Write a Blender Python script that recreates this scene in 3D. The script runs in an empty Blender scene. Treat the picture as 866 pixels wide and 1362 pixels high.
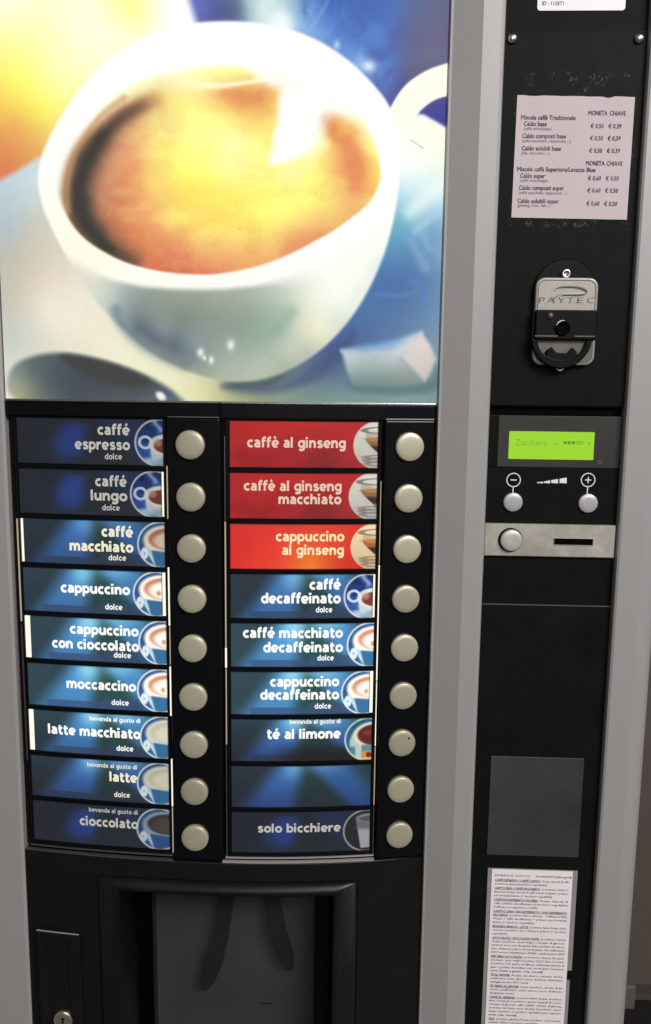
import bpy, bmesh, math, random
import numpy as np
from mathutils import Matrix, Vector

random.seed(7)
SC = bpy.context.scene
COL = SC.collection

# ------------------------------------------------------------------ camera
F_PX, PW, PH, CX, CY = 1101.0, 866.0, 1362.0, 433.0, 681.0
DIST, ZC = 0.72, 1.40
M3 = np.array([[0.99922696, -0.03531322, -0.01727572],
               [0.0374766, 0.98838192, 0.14729793],
               [0.01187345, -0.1478315, 0.98894129]])     # right, forward, up as columns
cam = bpy.data.cameras.new("camera")
cam_ob = bpy.data.objects.new("camera", cam)
COL.objects.link(cam_ob)
mw = Matrix.Identity(4)
for r in range(3):
    mw[r][0] = M3[r, 0]; mw[r][1] = M3[r, 2]; mw[r][2] = -M3[r, 1]
mw.translation = Vector((0, -DIST, ZC))
cam_ob.matrix_world = mw
cam.sensor_fit = 'VERTICAL'
cam.sensor_height = 36.0
cam.lens = F_PX / PH * 36.0
cam.clip_start = 0.01
cam.clip_end = 60
SC.camera = cam_ob

# ------------------------------------------------------------------ world, lamps, exposure
W = bpy.data.worlds.new("World"); SC.world = W; W.use_nodes = True
bg = W.node_tree.nodes['Background']
bg.inputs[0].default_value = (0.93, 0.95, 1.0, 1); bg.inputs[1].default_value = 0.10


def area_lamp(name, loc, target, sx, sy, power, color):
    l = bpy.data.lights.new(name, 'AREA'); l.shape = 'RECTANGLE'; l.size = sx; l.size_y = sy
    l.energy = power; l.color = color
    o = bpy.data.objects.new(name, l); COL.objects.link(o); o.location = loc
    o.rotation_euler = (Vector(target) - Vector(loc)).to_track_quat('-Z', 'Y').to_euler()
    return o


area_lamp("ceiling_lamp", (1.45, -2.2, 2.9), (0.0, 0.0, 1.0), 1.3, 0.7, 84, (1.0, 0.965, 0.945))
area_lamp("fill_lamp", (0.3, -2.9, 2.3), (0.0, 0.0, 0.8), 1.4, 1.4, 17, (1.0, 0.97, 0.945))  # unseen fill, added to brighten the machine lower down
SC.view_settings.view_transform = 'Standard'
SC.view_settings.look = 'None'
SC.view_settings.exposure = 0.0
SC.view_settings.gamma = 1.0

# ------------------------------------------------------------------ measuring helpers
XC, HW, BB, BL = -0.1179, 0.1861, 0.0206, 0.008
X0D, X1D = -0.3042, 0.0684          # left and right edge of the curved door


def bul(x):
    """how far the bowed door front stands out at x"""
    t = (np.asarray(x, float) - XC) / HW
    return np.where(t < 0, BB - (BB - BL) * np.minimum(t * t, 1.3), np.maximum(0, BB * (1 - t * t)))


def P(px, py, y=0.0):
    ray = M3 @ np.array([(px - CX) / F_PX, 1.0, -(py - CY) / F_PX])
    t = (DIST + y) / ray[1]
    return ray[0] * t, ray[2] * t + ZC


def S(px, py, off=0.0):
    y = 0.0
    for _ in range(25):
        x, z = P(px, py, y)
        y = -(float(bul(x)) + off)
    return x, z


def project(x, y, z):
    q = np.stack([x, y + DIST, z - ZC], -1) @ M3
    return CX + F_PX * q[..., 0] / q[..., 1], CY - F_PX * q[..., 2] / q[..., 1]


def lin(c):
    c = np.asarray(c, float) / 255.0
    return np.where(c <= 0.04045, c / 12.92, ((c + 0.055) / 1.055) ** 2.4)


# ------------------------------------------------------------------ materials
def mat(name, color, rough=0.5, metal=0.0, spec=0.5, noise=0.0, nscale=40, bump=0.0, bscale=300, coat=0.0,
        rvar=0.0, emit=None, estr=0.0, alpha=1.0):
    m = bpy.data.materials.new(name); m.use_nodes = True
    nt = m.node_tree; b = nt.nodes['Principled BSDF']
    b.inputs['Base Color'].default_value = (*color, 1)
    b.inputs['Roughness'].default_value = rough
    b.inputs['Metallic'].default_value = metal
    b.inputs['Specular IOR Level'].default_value = spec
    b.inputs['Coat Weight'].default_value = coat
    b.inputs['Alpha'].default_value = alpha
    if emit is not None:
        b.inputs['Emission Color'].default_value = (*emit, 1)
        b.inputs['Emission Strength'].default_value = estr
    tc = nt.nodes.new('ShaderNodeTexCoord')
    if noise or rvar:
        n = nt.nodes.new('ShaderNodeTexNoise'); n.inputs['Scale'].default_value = nscale
        n.inputs['Detail'].default_value = 6; n.inputs['Roughness'].default_value = 0.65
        nt.links.new(tc.outputs['Object'], n.inputs['Vector'])
        if noise:
            r = nt.nodes.new('ShaderNodeMapRange')
            r.inputs['From Min'].default_value = 0.3; r.inputs['From Max'].default_value = 0.7
            r.inputs['To Min'].default_value = 1 - noise; r.inputs['To Max'].default_value = 1 + noise
            nt.links.new(n.outputs['Fac'], r.inputs['Value'])
            mx = nt.nodes.new('ShaderNodeMix'); mx.data_type = 'RGBA'; mx.blend_type = 'MULTIPLY'
            mx.inputs[0].default_value = 1.0
            mx.inputs[6].default_value = (*color, 1)
            nt.links.new(r.outputs['Result'], mx.inputs[7])
            nt.links.new(mx.outputs[2], b.inputs['Base Color'])
        if rvar:
            r2 = nt.nodes.new('ShaderNodeMapRange')
            r2.inputs['From Min'].default_value = 0.3; r2.inputs['From Max'].default_value = 0.7
            r2.inputs['To Min'].default_value = rough - rvar; r2.inputs['To Max'].default_value = rough + rvar
            nt.links.new(n.outputs['Fac'], r2.inputs['Value'])
            nt.links.new(r2.outputs['Result'], b.inputs['Roughness'])
    if bump:
        n2 = nt.nodes.new('ShaderNodeTexNoise'); n2.inputs['Scale'].default_value = bscale
        n2.inputs['Detail'].default_value = 3
        nt.links.new(tc.outputs['Object'], n2.inputs['Vector'])
        bp = nt.nodes.new('ShaderNodeBump'); bp.inputs['Strength'].default_value = bump
        bp.inputs['Distance'].default_value = 0.0004
        nt.links.new(n2.outputs['Fac'], bp.inputs['Height'])
        nt.links.new(bp.outputs['Normal'], b.inputs['Normal'])
    return m


def print_mat(name, rough=0.3, strength=1.0, spec=0.3):
    """a backlit print: the printed picture (colour attribute) shines through"""
    m = bpy.data.materials.new(name); m.use_nodes = True
    nt = m.node_tree; b = nt.nodes['Principled BSDF']
    a = nt.nodes.new('ShaderNodeAttribute'); a.attribute_name = 'print'
    b.inputs['Base Color'].default_value = (0.01, 0.01, 0.01, 1)
    b.inputs['Roughness'].default_value = rough
    b.inputs['Specular IOR Level'].default_value = spec
    nt.links.new(a.outputs['Color'], b.inputs['Emission Color'])
    b.inputs['Emission Strength'].default_value = strength
    return m


SILVER = mat("silver_paint", (0.345, 0.335, 0.328), 0.45, 0.1, 0.4, noise=0.03, nscale=700, bump=0.15, bscale=900)
BLACK = mat("black_plastic", (0.006, 0.006, 0.006), 0.42, 0, 0.14, noise=0.15, nscale=30, bump=0.12, bscale=1200, rvar=0.06)
GLOSS = mat("glossy_black", (0.004, 0.004, 0.005), 0.25, 0, 0.22, rvar=0.04, nscale=25)
MATTE = mat("matte_black", (0.0065, 0.0065, 0.0070), 0.55, 0, 0.06, noise=0.2, nscale=60, bump=0.2, bscale=700)
DARK = mat("deep_black", (0.002, 0.002, 0.002), 0.7, 0, 0.03)
PORT = mat("port_plastic", (0.0045, 0.0045, 0.0045), 0.4, 0, 0.10, noise=0.15, nscale=60)
PEWTER_SHADE = mat("shaded_pewter", (0.115, 0.112, 0.10), 0.45, 0.3, 0.4, noise=0.2, nscale=150)  # darker pewter, shade under the port block put into the colour
PEWTER_GLINT = mat("pewter_glint", (0.50, 0.48, 0.44), 0.35, 0.4, 0.5)  # paler pewter, highlights put into the colour
FASCIA = mat("fascia_plastic", (0.0080, 0.0078, 0.0073), 0.36, 0, 0.26, noise=0.12, nscale=18, bump=0.15, bscale=1000, rvar=0.05)
BUTTON = mat("champagne_metal", (0.50, 0.465, 0.34), 0.38, 0.35, 0.5, noise=0.05, nscale=55, bump=0.12, bscale=1500)
SUGARB = mat("grey_metal", (0.50, 0.495, 0.495), 0.34, 0.3, 0.5, noise=0.05, nscale=55)
STEEL = mat("worn_steel", (0.47, 0.445, 0.385), 0.38, 0.3, 0.5, noise=0.26, nscale=26, rvar=0.1)
STEELB = mat("brushed_button", (0.56, 0.54, 0.50), 0.34, 0.3, 0.5, noise=0.10, nscale=90, rvar=0.06)
CHROME = mat("bright_metal", (0.75, 0.74, 0.72), 0.22, 1.0, 0.5)
EDGE = mat("edge_shine", (0.45, 0.44, 0.43), 0.35, 0.2, 0.5)  # pale colour standing in for shine on black edges
BRIGHT_EDGE = mat("bright_edge", (0.30, 0.29, 0.28), 0.3, 0.8, 0.5)  # grey for bright lines, standing in for shine on black edges
PEWTER = mat("pewter", (0.32, 0.305, 0.268), 0.4, 0.35, 0.5, noise=0.08, nscale=120, bump=0.3, bscale=1500)
PEWTER_DK = mat("pewter_dark", (0.10, 0.095, 0.085), 0.45, 0.5, 0.5, noise=0.1, nscale=120)
INK = mat("black_ink", (0.03, 0.028, 0.035), 0.7)
INK_SOFT = mat("grey_ink", (0.17, 0.155, 0.165), 0.7)
INK_RED = mat("red_ink", (0.36, 0.09, 0.08), 0.7)
PAPER = mat("pinkish_paper", (0.575, 0.485, 0.505), 0.75, noise=0.03, nscale=25, bump=0.15, bscale=250)
PAPER2 = mat("white_paper", (0.88, 0.81, 0.82), 0.7, noise=0.03, nscale=25)
STICK = mat("white_vinyl", (0.80, 0.78, 0.79), 0.45)
SLEEVE = mat("cloudy_sleeve", (0.27, 0.26, 0.26), 0.35, 0, 0.5, noise=0.12, nscale=50)
WHITE_INK = mat("white_ink", (0.78, 0.78, 0.79), 0.6)
BRASS = mat("lock_brass", (0.62, 0.56, 0.40), 0.3, 0.85)
GREYWIN = mat("smoked_window", (0.044, 0.043, 0.040), 0.28, 0, 0.5, noise=0.22, nscale=12, rvar=0.05)
LCDWIN = mat("lcd_window", (0.042, 0.042, 0.038), 0.3, 0, 0.3, noise=0.15, nscale=14)
LCD = mat("lcd_green", (0.02, 0.03, 0.0), 0.4, emit=tuple(lin((150, 208, 28))), estr=1.0)
LCD_INK = mat("lcd_ink", (0.01, 0.02, 0.0), 0.5, emit=tuple(lin((92, 140, 30))), estr=1.0)
LCD_INK2 = mat("lcd_ink_faint", (0.01, 0.02, 0.0), 0.5, emit=tuple(lin((112, 168, 34))), estr=1.0)
LEAK = mat("backlight_white", (0.02, 0.02, 0.02), 0.5, emit=tuple(lin((255, 248, 228))), estr=1.1)
LEAK_DIM = mat("backlight_dim", (0.02, 0.02, 0.02), 0.5, emit=tuple(lin((196, 180, 150))), estr=0.8)
WALL = mat("brown_wall", (0.115, 0.09, 0.075), 0.8, noise=0.1, nscale=8)
SKIRT = mat("dark_skirting", (0.010, 0.009, 0.008), 0.6)
LEDGE = mat("skirting_top", (0.085, 0.076, 0.068), 0.6)
FLOOR = mat("floor_tiles", (0.06, 0.055, 0.05), 0.5, noise=0.1, nscale=6)
TUBEM = mat("spout_plastic", (0.004, 0.004, 0.004), 0.5, 0, 0.3)

# every button a little different
_nt = BUTTON.node_tree; _b = _nt.nodes['Principled BSDF']
_oi = _nt.nodes.new('ShaderNodeObjectInfo'); _mr = _nt.nodes.new('ShaderNodeMapRange')
_mr.inputs['To Min'].default_value = 0.92; _mr.inputs['To Max'].default_value = 1.10
_nt.links.new(_oi.outputs['Random'], _mr.inputs['Value'])
_mx = _nt.nodes.new('ShaderNodeMix'); _mx.data_type = 'RGBA'; _mx.blend_type = 'MULTIPLY'; _mx.inputs[0].default_value = 1.0
_nt.links.new(_b.inputs['Base Color'].links[0].from_socket, _mx.inputs[6]); _nt.links.new(_mr.outputs['Result'], _mx.inputs[7])
_nt.links.new(_mx.outputs[2], _b.inputs['Base Color'])

# ------------------------------------------------------------------ object helpers
MACHINE = None
BASE = Vector((-0.045, 0.35, 0.0))


def tag(o, label=None, cat=None, group=None, kind=None):
    for k, v in (('label', label), ('category', cat), ('group', group), ('kind', kind)):
        if v: o[k] = v
    return o


def link(name, me, material=None, parent=None, loc=None, smooth=False, bevel=0.0, seg=2):
    """link a mesh whose vertices are in world coordinates (or around loc)"""
    o = bpy.data.objects.new(name, me); COL.objects.link(o)
    if material and not me.materials: me.materials.append(material)
    o.location = loc if loc is not None else (0, 0, 0)
    if parent is not None:
        o.parent = parent
        off = Vector((0, 0, 0)); q = parent
        while q is not None:
            off += Vector(q.location); q = q.parent
        o.location = Vector(o.location) - off
    if smooth:
        me.polygons.foreach_set('use_smooth', [True] * len(me.polygons))
    if bevel:
        md = o.modifiers.new('bevel', 'BEVEL'); md.width = bevel; md.segments = seg
        md.limit_method = 'ANGLE'; md.angle_limit = math.radians(35)
    return o


def mesh(verts, faces, name='m'):
    me = bpy.data.meshes.new(name)
    me.from_pydata([tuple(map(float, v)) for v in verts], [], faces)
    bm = bmesh.new(); bm.from_mesh(me)
    bmesh.ops.recalc_face_normals(bm, faces=bm.faces[:])
    bm.to_mesh(me); bm.free()
    return me


class MB:
    def __init__(self): self.v, self.f = [], []

    def add(self, v, f):
        n = len(self.v); self.v += list(v); self.f += [tuple(i + n for i in q) for q in f]; return self

    def box(self, x0, x1, y0, y1, z0, z1):
        v = [(x, y, z) for x in (x0, x1) for y in (y0, y1) for z in (z0, z1)]
        return self.add(v, [(0, 1, 3, 2), (4, 6, 7, 5), (0, 4, 5, 1), (2, 3, 7, 6), (0, 2, 6, 4), (1, 5, 7, 3)])

    def slab(self, x0, x1, z0, z1, off, thick, nx=16):
        """bowed slab following the door front: its face stands `off` proud of the door"""
        xs = np.linspace(x0, x1, nx + 1); v = []; f = []
        for x in xs:
            y = -(float(bul(x)) + off)
            v += [(x, y, z0), (x, y, z1), (x, y + thick, z1), (x, y + thick, z0)]
        for i in range(nx):
            a, b = 4 * i, 4 * i + 4
            for k in range(4):
                f.append((a + k, b + k, b + (k + 1) % 4, a + (k + 1) % 4))
        f += [(0, 1, 2, 3), (4 * nx + 3, 4 * nx + 2, 4 * nx + 1, 4 * nx)]
        return self.add(v, f)

    def rings(self, loops, nx=14, closed_ends=False, flat=False):
        """rectangular loops (x0,x1,z0,z1,off) bridged one to the next; the long edges follow the bowed door"""
        rows = []
        for (x0, x1, z0, z1, off) in loops:
            t = np.linspace(0, 1, nx + 1); pts = []
            for k in t: pts.append((x0 + (x1 - x0) * k, z1))
            for k in t: pts.append((x1 + (x0 - x1) * k, z0))
            rows.append([(x, (0 if flat else -float(bul(x))) - off, z) for x, z in pts])
        n = len(rows[0]); v = [p for r in rows for p in r]; f = []
        for r in range(len(rows) - 1):
            for i in range(n):
                a, b = r * n + i, r * n + (i + 1) % n
                f.append((a, b, b + n, a + n))
        return self.add(v, f)

    def prism(self, pts, y0, y1):
        """outline in x,z pushed from y0 back to y1"""
        n = len(pts)
        v = [(x, y0, z) for x, z in pts] + [(x, y1, z) for x, z in pts]
        f = [tuple(range(n)), tuple(range(2 * n - 1, n - 1, -1))]
        f += [(i, i + n, (i + 1) % n + n, (i + 1) % n) for i in range(n)]
        return self.add(v, f)

    def post(self, prof, z0, z1):
        """top view outline in x,y pushed from z0 to z1"""
        n = len(prof)
        v = [(x, y, z0) for x, y in prof] + [(x, y, z1) for x, y in prof]
        f = [tuple(range(n)), tuple(range(2 * n - 1, n - 1, -1))]
        f += [(i, i + n, (i + 1) % n + n, (i + 1) % n) for i in range(n)]
        return self.add(v, f)

    def lathe(self, prof, n=40, c=(0, 0, 0)):
        """profile of (radius, y) turned about the y axis"""
        v = []; f = []
        for r, y in prof:
            for i in range(n):
                a = 2 * math.pi * i / n
                v.append((c[0] + r * math.cos(a), c[1] + y, c[2] + r * math.sin(a)))
        m = len(prof)
        for k in range(m - 1):
            for i in range(n):
                j = (i + 1) % n
                f.append((k * n + i, k * n + j, (k + 1) * n + j, (k + 1) * n + i))
        f.append(tuple(range(n))); f.append(tuple(range((m - 1) * n, m * n)))
        return self.add(v, f)

    def tube(self, pts, rad, n=12):
        v = []; f = []; pts = [Vector(p) for p in pts]
        rad = rad if isinstance(rad, (list, tuple)) else [rad] * len(pts)
        for i, p in enumerate(pts):
            d = (pts[min(i + 1, len(pts) - 1)] - pts[max(i - 1, 0)]).normalized()
            u = d.cross(Vector((0, 1, 0)))
            if u.length < 0.1: u = d.cross(Vector((1, 0, 0)))
            u.normalize(); w = d.cross(u)
            for k in range(n):
                a = 2 * math.pi * k / n
                v.append(p + rad[i] * (math.cos(a) * u + math.sin(a) * w))
        for i in range(len(pts) - 1):
            for k in range(n):
                j = (k + 1) % n
                f.append((i * n + k, i * n + j, (i + 1) * n + j, (i + 1) * n + k))
        f.append(tuple(range(n))); f.append(tuple(range((len(pts) - 1) * n, len(pts) * n)))
        return self.add(v, f)

    def stroke(self, pts, w, y0, y1):
        """flat band of width w along x,z points"""
        pts = [Vector((p[0], p[1])) for p in pts]
        ws = w if isinstance(w, (list, tuple)) else [w] * len(pts)
        L, Rr = [], []
        for i, p in enumerate(pts):
            d = (pts[min(i + 1, len(pts) - 1)] - pts[max(i - 1, 0)]).normalized()
            nrm = Vector((-d.y, d.x)) * ws[i] / 2
            L.append(p + nrm); Rr.append(p - nrm)
        k = len(pts)
        v = [(q.x, y0, q.y) for q in L] + [(q.x, y0, q.y) for q in Rr] + [(q.x, y1, q.y) for q in L] + [(q.x, y1, q.y) for q in Rr]
        f = []
        for i in range(k - 1):
            f += [(i, i + 1, k + i + 1, k + i), (2 * k + i, 3 * k + i, 3 * k + i + 1, 2 * k + i + 1),
                  (i, 2 * k + i, 2 * k + i + 1, i + 1), (k + i, k + i + 1, 3 * k + i + 1, 3 * k + i)]
        f += [(0, k, 3 * k, 2 * k), (k - 1, 3 * k - 1, 4 * k - 1, 2 * k - 1)]
        return self.add(v, f)

    def build(self, name, material=None, parent=None, **kw):
        return link(name, mesh(self.v, self.f, name), material, parent, **kw)


def rrect(x0, x1, z0, z1, r, n=6):
    pts = []
    for cx, cz, a0 in ((x1 - r, z1 - r, 0), (x0 + r, z1 - r, 90), (x0 + r, z0 + r, 180), (x1 - r, z0 + r, 270)):
        for k in range(n + 1):
            a = math.radians(a0 + 90 * k / n)
            pts.append((cx + r * math.cos(a), cz + r * math.sin(a)))
    return pts


# ---- lettering: outlines of the built-in face, thickened by a bevel, bent onto the surface
_cache = {}


def glyphs(body, bold, res):
    key = (body, bold, res)
    if key not in _cache:
        c = bpy.data.curves.new('lettering', 'FONT'); c.body = body; c.size = 1.0
        c.bevel_depth = bold; c.bevel_resolution = 0; c.resolution_u = res
        o = bpy.data.objects.new('lettering', c); COL.objects.link(o)
        dg = bpy.context.evaluated_depsgraph_get(); dg.update()
        me = bpy.data.meshes.new_from_object(o.evaluated_get(dg))
        v = np.empty(len(me.vertices) * 3); me.vertices.foreach_get('co', v); v = v.reshape(-1, 3)
        f = [tuple(p.vertices) for p in me.polygons]
        bpy.data.objects.remove(o); bpy.data.curves.remove(c); bpy.data.meshes.remove(me)
        _cache[key] = (v, f)
    return _cache[key]


class Text:
    """lines of writing gathered into one mesh; surf(x) gives the y of the surface it is printed on"""
    def __init__(self, surf): self.mb = MB(); self.surf = surf

    def line(self, body, x0, x1, z, em, bold=0.0, res=3, slope=0.0, lift=0.0003, fit=True):
        v, f = glyphs(body, bold, res)
        a, b = v[:, 0].min(), v[:, 0].max()
        sx = (x1 - x0) / (b - a) if fit else em
        x = x0 + (v[:, 0] - a) * sx
        zz = z + v[:, 1] * em + (x - x0) * slope
        y = self.surf(x) - lift - (v[:, 2] - v[:, 2].min()) * em * 0.15
        self.mb.add(list(zip(x, y, zz)), f)
        return self

    def build(self, name, material, parent): return self.mb.build(name, material, parent)


# ------------------------------------------------------------------ painting helpers (printed pictures)
def clip01(x): return np.clip(x, 0, 1)


def sstep(a, b, x):
    t = np.clip((x - a) / (b - a), 0, 1); return t * t * (3 - 2 * t)


def spline(pts, n=8, closed=True):
    p = np.array(pts, float); out = []
    m = len(p)
    for i in range(m if closed else m - 1):
        p0, p1, p2, p3 = [p[j % m] if closed else p[min(max(j, 0), m - 1)] for j in (i - 1, i, i + 1, i + 2)]
        for k in range(n):
            t = k / n
            out.append(0.5 * ((2 * p1) + (-p0 + p2) * t + (2 * p0 - 5 * p1 + 4 * p2 - p3) * t * t + (-p0 + 3 * p1 - 3 * p2 + p3) * t ** 3))
    if not closed: out.append(p[-1])
    return np.array(out)


def line_dist(X, Y, pts):
    d = np.full(X.shape, 1e9)
    for a, b in zip(pts[:-1], pts[1:]):
        e = b - a; L = max(e @ e, 1e-9)
        t = np.clip(((X - a[0]) * e[0] + (Y - a[1]) * e[1]) / L, 0, 1)
        d = np.minimum(d, (X - a[0] - t * e[0]) ** 2 + (Y - a[1] - t * e[1]) ** 2)
    return np.sqrt(d)


def sdf(X, Y, pts, smooth=True, n=8):
    p = spline(pts, n) if smooth else np.array(pts, float)
    q = np.vstack([p, p[:1]])
    d = line_dist(X, Y, q)
    ins = np.zeros(X.shape, bool)
    for a, b in zip(q[:-1], q[1:]):
        c = (a[1] > Y) != (b[1] > Y)
        with np.errstate(divide='ignore', invalid='ignore'):
            xx = a[0] + (Y - a[1]) * (b[0] - a[0]) / (b[1] - a[1] if b[1] != a[1] else 1e-9)
        ins ^= c & (X < xx)
    return np.where(ins, -d, d)


def idw(X, Y, pts, s=14, p=2.0):
    """smooth colour field through scattered colour points (multiquadric)"""
    q = np.array([(a, b) for a, b, _ in pts], float); c = np.array([k for _, _, k in pts], float)
    e = 4.0 + s * 0.5
    R2 = ((q[:, None, :] - q[None, :, :]) ** 2).sum(-1)
    A = np.sqrt(R2 + e * e)
    n = len(q); K = np.zeros((n + 1, n + 1)); K[:n, :n] = A - np.eye(n) * 1.2; K[:n, n] = 1; K[n, :n] = 1
    mean = c.mean(0)
    w = np.linalg.solve(K, np.vstack([c - mean, np.zeros((1, 3))]))
    out = np.zeros(X.shape + (3,)) + mean + w[n]
    for i in range(n):
        out += np.sqrt((X - q[i, 0]) ** 2 + (Y - q[i, 1]) ** 2 + e * e)[..., None] * w[i]
    # stay inside the range of the colours given
    return np.clip(out, c.min(0) - 6, c.max(0) + 6)


def over(img, col, m):
    return img * (1 - m[..., None]) + np.asarray(col, float) * m[..., None]


def fbm(X, Y, seed, scale, octs=4):
    rs = np.random.RandomState(seed); out = np.zeros(X.shape); amp = 1.0; tot = 0
    for o in range(octs):
        g = rs.rand(64, 64); x = X / scale * 2 ** o; y = Y / scale * 2 ** o
        xi = np.floor(x).astype(int); yi = np.floor(y).astype(int)
        fx = x - xi; fy = y - yi; fx = fx * fx * (3 - 2 * fx); fy = fy * fy * (3 - 2 * fy)
        G = lambda a, b: g[a % 64, b % 64]
        out += amp * ((G(xi, yi) * (1 - fx) + G(xi + 1, yi) * fx) * (1 - fy) + (G(xi, yi + 1) * (1 - fx) + G(xi + 1, yi + 1) * fx) * fy)
        tot += amp; amp *= 0.5
    return out / tot - 0.5


# ---- bold sans letters of the drink labels, drawn as strokes (x-height = 1)
def _el(cx, cy, rx, ry, a0, a1, n=20):
    return [(cx + rx * math.cos(math.radians(a0 + (a1 - a0) * i / n)), cy + ry * math.sin(math.radians(a0 + (a1 - a0) * i / n))) for i in range(n + 1)]


def _sp(p, n=6): return [tuple(q) for q in spline(p, n, False)]


def letter(ch):
    """strokes (points, width factor) and advance of one letter; stems are 0.28 wide"""
    T, B_, M = 0.87, 0.13, 0.5
    arch = lambda x0, x1: [(x0, 0.50)] + _sp([(x0, 0.52), (x0 + 0.12, 0.76), ((x0 + x1) / 2 + .05, T), (x1 - 0.06, 0.76), (x1, 0.54)]) + [(x1, 0.0)]
    if ch == 'o': return [(_el(.56, M, .41, .375, 0, 360, 32), 1)], 1.12
    if ch == 'c': return [(_el(.55, M, .41, .375, 52, 308, 26), 1)], .92
    if ch in 'eéè':
        st = [(_el(.55, M, .405, .375, 2, 312, 28), 1), ([(.18, .47), (.98, .47)], .66)]
        if ch == 'é': st.append(([(.47, 1.17), (.74, 1.46)], .80))
        if ch == 'è': st.append(([(.36, 1.46), (.63, 1.17)], .80))
        return st, 1.08
    if ch == 'a': return [(_sp([(.17, .80), (.33, .87), (.52, .88), (.72, .80), (.80, .62)]) + [(.80, 0)], 1), (_sp([(.80, .555), (.55, .54), (.28, .46), (.16, .29), (.26, .14), (.46, .12), (.66, .20), (.80, .36)]), .86)], 1.02
    if ch == 'n': return [([(.15, 0), (.15, 1)], 1), (arch(.15, .86), 1)], 1.06
    if ch == 'h': return [([(.15, 0), (.15, 1.40)], 1), (arch(.15, .86), 1)], 1.06
    if ch == 'm': return [([(.15, 0), (.15, 1)], 1), (arch(.15, .80), 1), (arch(.80, 1.45), 1)], 1.65
    if ch == 'u': return [([(1.01 - x, 1 - y) for x, y in arch(.15, .86)], 1), ([(.86, 0), (.86, 1)], 1)], 1.06
    if ch == 'r': return [([(.15, 0), (.15, 1)], 1), ([(.15, .45)] + _sp([(.15, .52), (.30, .76), (.50, .85), (.74, .85)]), 1)], .76
    if ch == 'i': return [([(.15, 0), (.15, 1)], 1), ([(.15, 1.15), (.15, 1.41)], 1.1)], .42
    if ch == 'l': return [([(.15, 0), (.15, 1.40)], 1)], .42
    if ch == 't': return [([(.30, 1.28), (.30, .40)] + _sp([(.30, .36), (.36, .18), (.52, .12), (.74, .14)]), 1), ([(.04, .90), (.72, .90)], .76)], .78
    if ch == 'f': return [([(.27, 0), (.27, .98)] + _sp([(.27, 1.02), (.33, 1.21), (.48, 1.29), (.70, 1.28)]), 1), ([(.03, .90), (.66, .90)], .76)], .70
    bowl = _el(.50, M, .365, .375, 60, 300, 24)
    if ch == 'd': return [(_el(.53, M, .395, .375, 0, 360, 30), .94), ([(.90, 0), (.90, 1.40)], 1)], 1.08
    if ch == 'b': return [(_el(.53, M, .395, .375, 0, 360, 30), .94), ([(.15, 0), (.15, 1.40)], 1)], 1.08
    if ch == 'p': return [(_el(.53, M, .395, .375, 0, 360, 30), .94), ([(.15, -.40), (.15, 1)], 1)], 1.08
    if ch == 'g': return [(_el(.53, M, .395, .375, 0, 360, 30), .94), ([(.90, 1), (.90, -.02)] + _sp([(.90, -.04), (.82, -.21), (.60, -.29), (.36, -.28), (.18, -.23)]), 1)], 1.08
    if ch == 's': return [(_sp([(.80, .80), (.58, .88), (.34, .86), (.21, .73), (.30, .59), (.52, .51), (.73, .42), (.80, .27), (.68, .14), (.44, .11), (.15, .20)]), .92)], .94
    if ch == 'v': return [([(.10, 1), (.48, .02)], 1), ([(.48, .02), (.86, 1)], 1)], .96
    return [], .50


class Strokes:
    """label writing laid on the bowed label as thin flat strokes"""
    def __init__(self, surf): self.mb = MB(); self.surf = surf; self.k = 0

    def line(self, body, x0, x1, z, xh, weight):
        items = []; adv = 0.0
        for ch in body:
            st, a = letter(ch)
            items += [([(px + adv, py) for px, py in p], f) for p, f in st]
            adv += a + 0.10
        adv -= 0.10
        sx = (x1 - x0) / adv
        for p, f in items:
            q = [Vector(a) for a in p]; w = weight * f / 2; L = []; Rr = []
            closed = (q[0] - q[-1]).length < 1e-6
            for i in range(len(q)):
                a_ = q[i - 1] if i > 0 else (q[-2] if closed else q[0]); b_ = q[i + 1] if i < len(q) - 1 else (q[1] if closed else q[-1])
                d = (b_ - a_).normalized(); nrm = Vector((-d.y, d.x)) * w
                L.append(q[i] + nrm); Rr.append(q[i] - nrm)
            self.k += 1
            pts = L + Rr; m = len(q); v = []
            for u in pts:
                x = x0 + u.x * sx
                v.append((x, float(self.surf(x)) - 0.00025 - 2e-6 * (self.k % 40), z + u.y * xh))
            self.mb.add(v, [(i, i + 1, m + i + 1, m + i) for i in range(m - 1)])
        return self

    def build(self, name, material, parent): return self.mb.build(name, material, parent)



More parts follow.
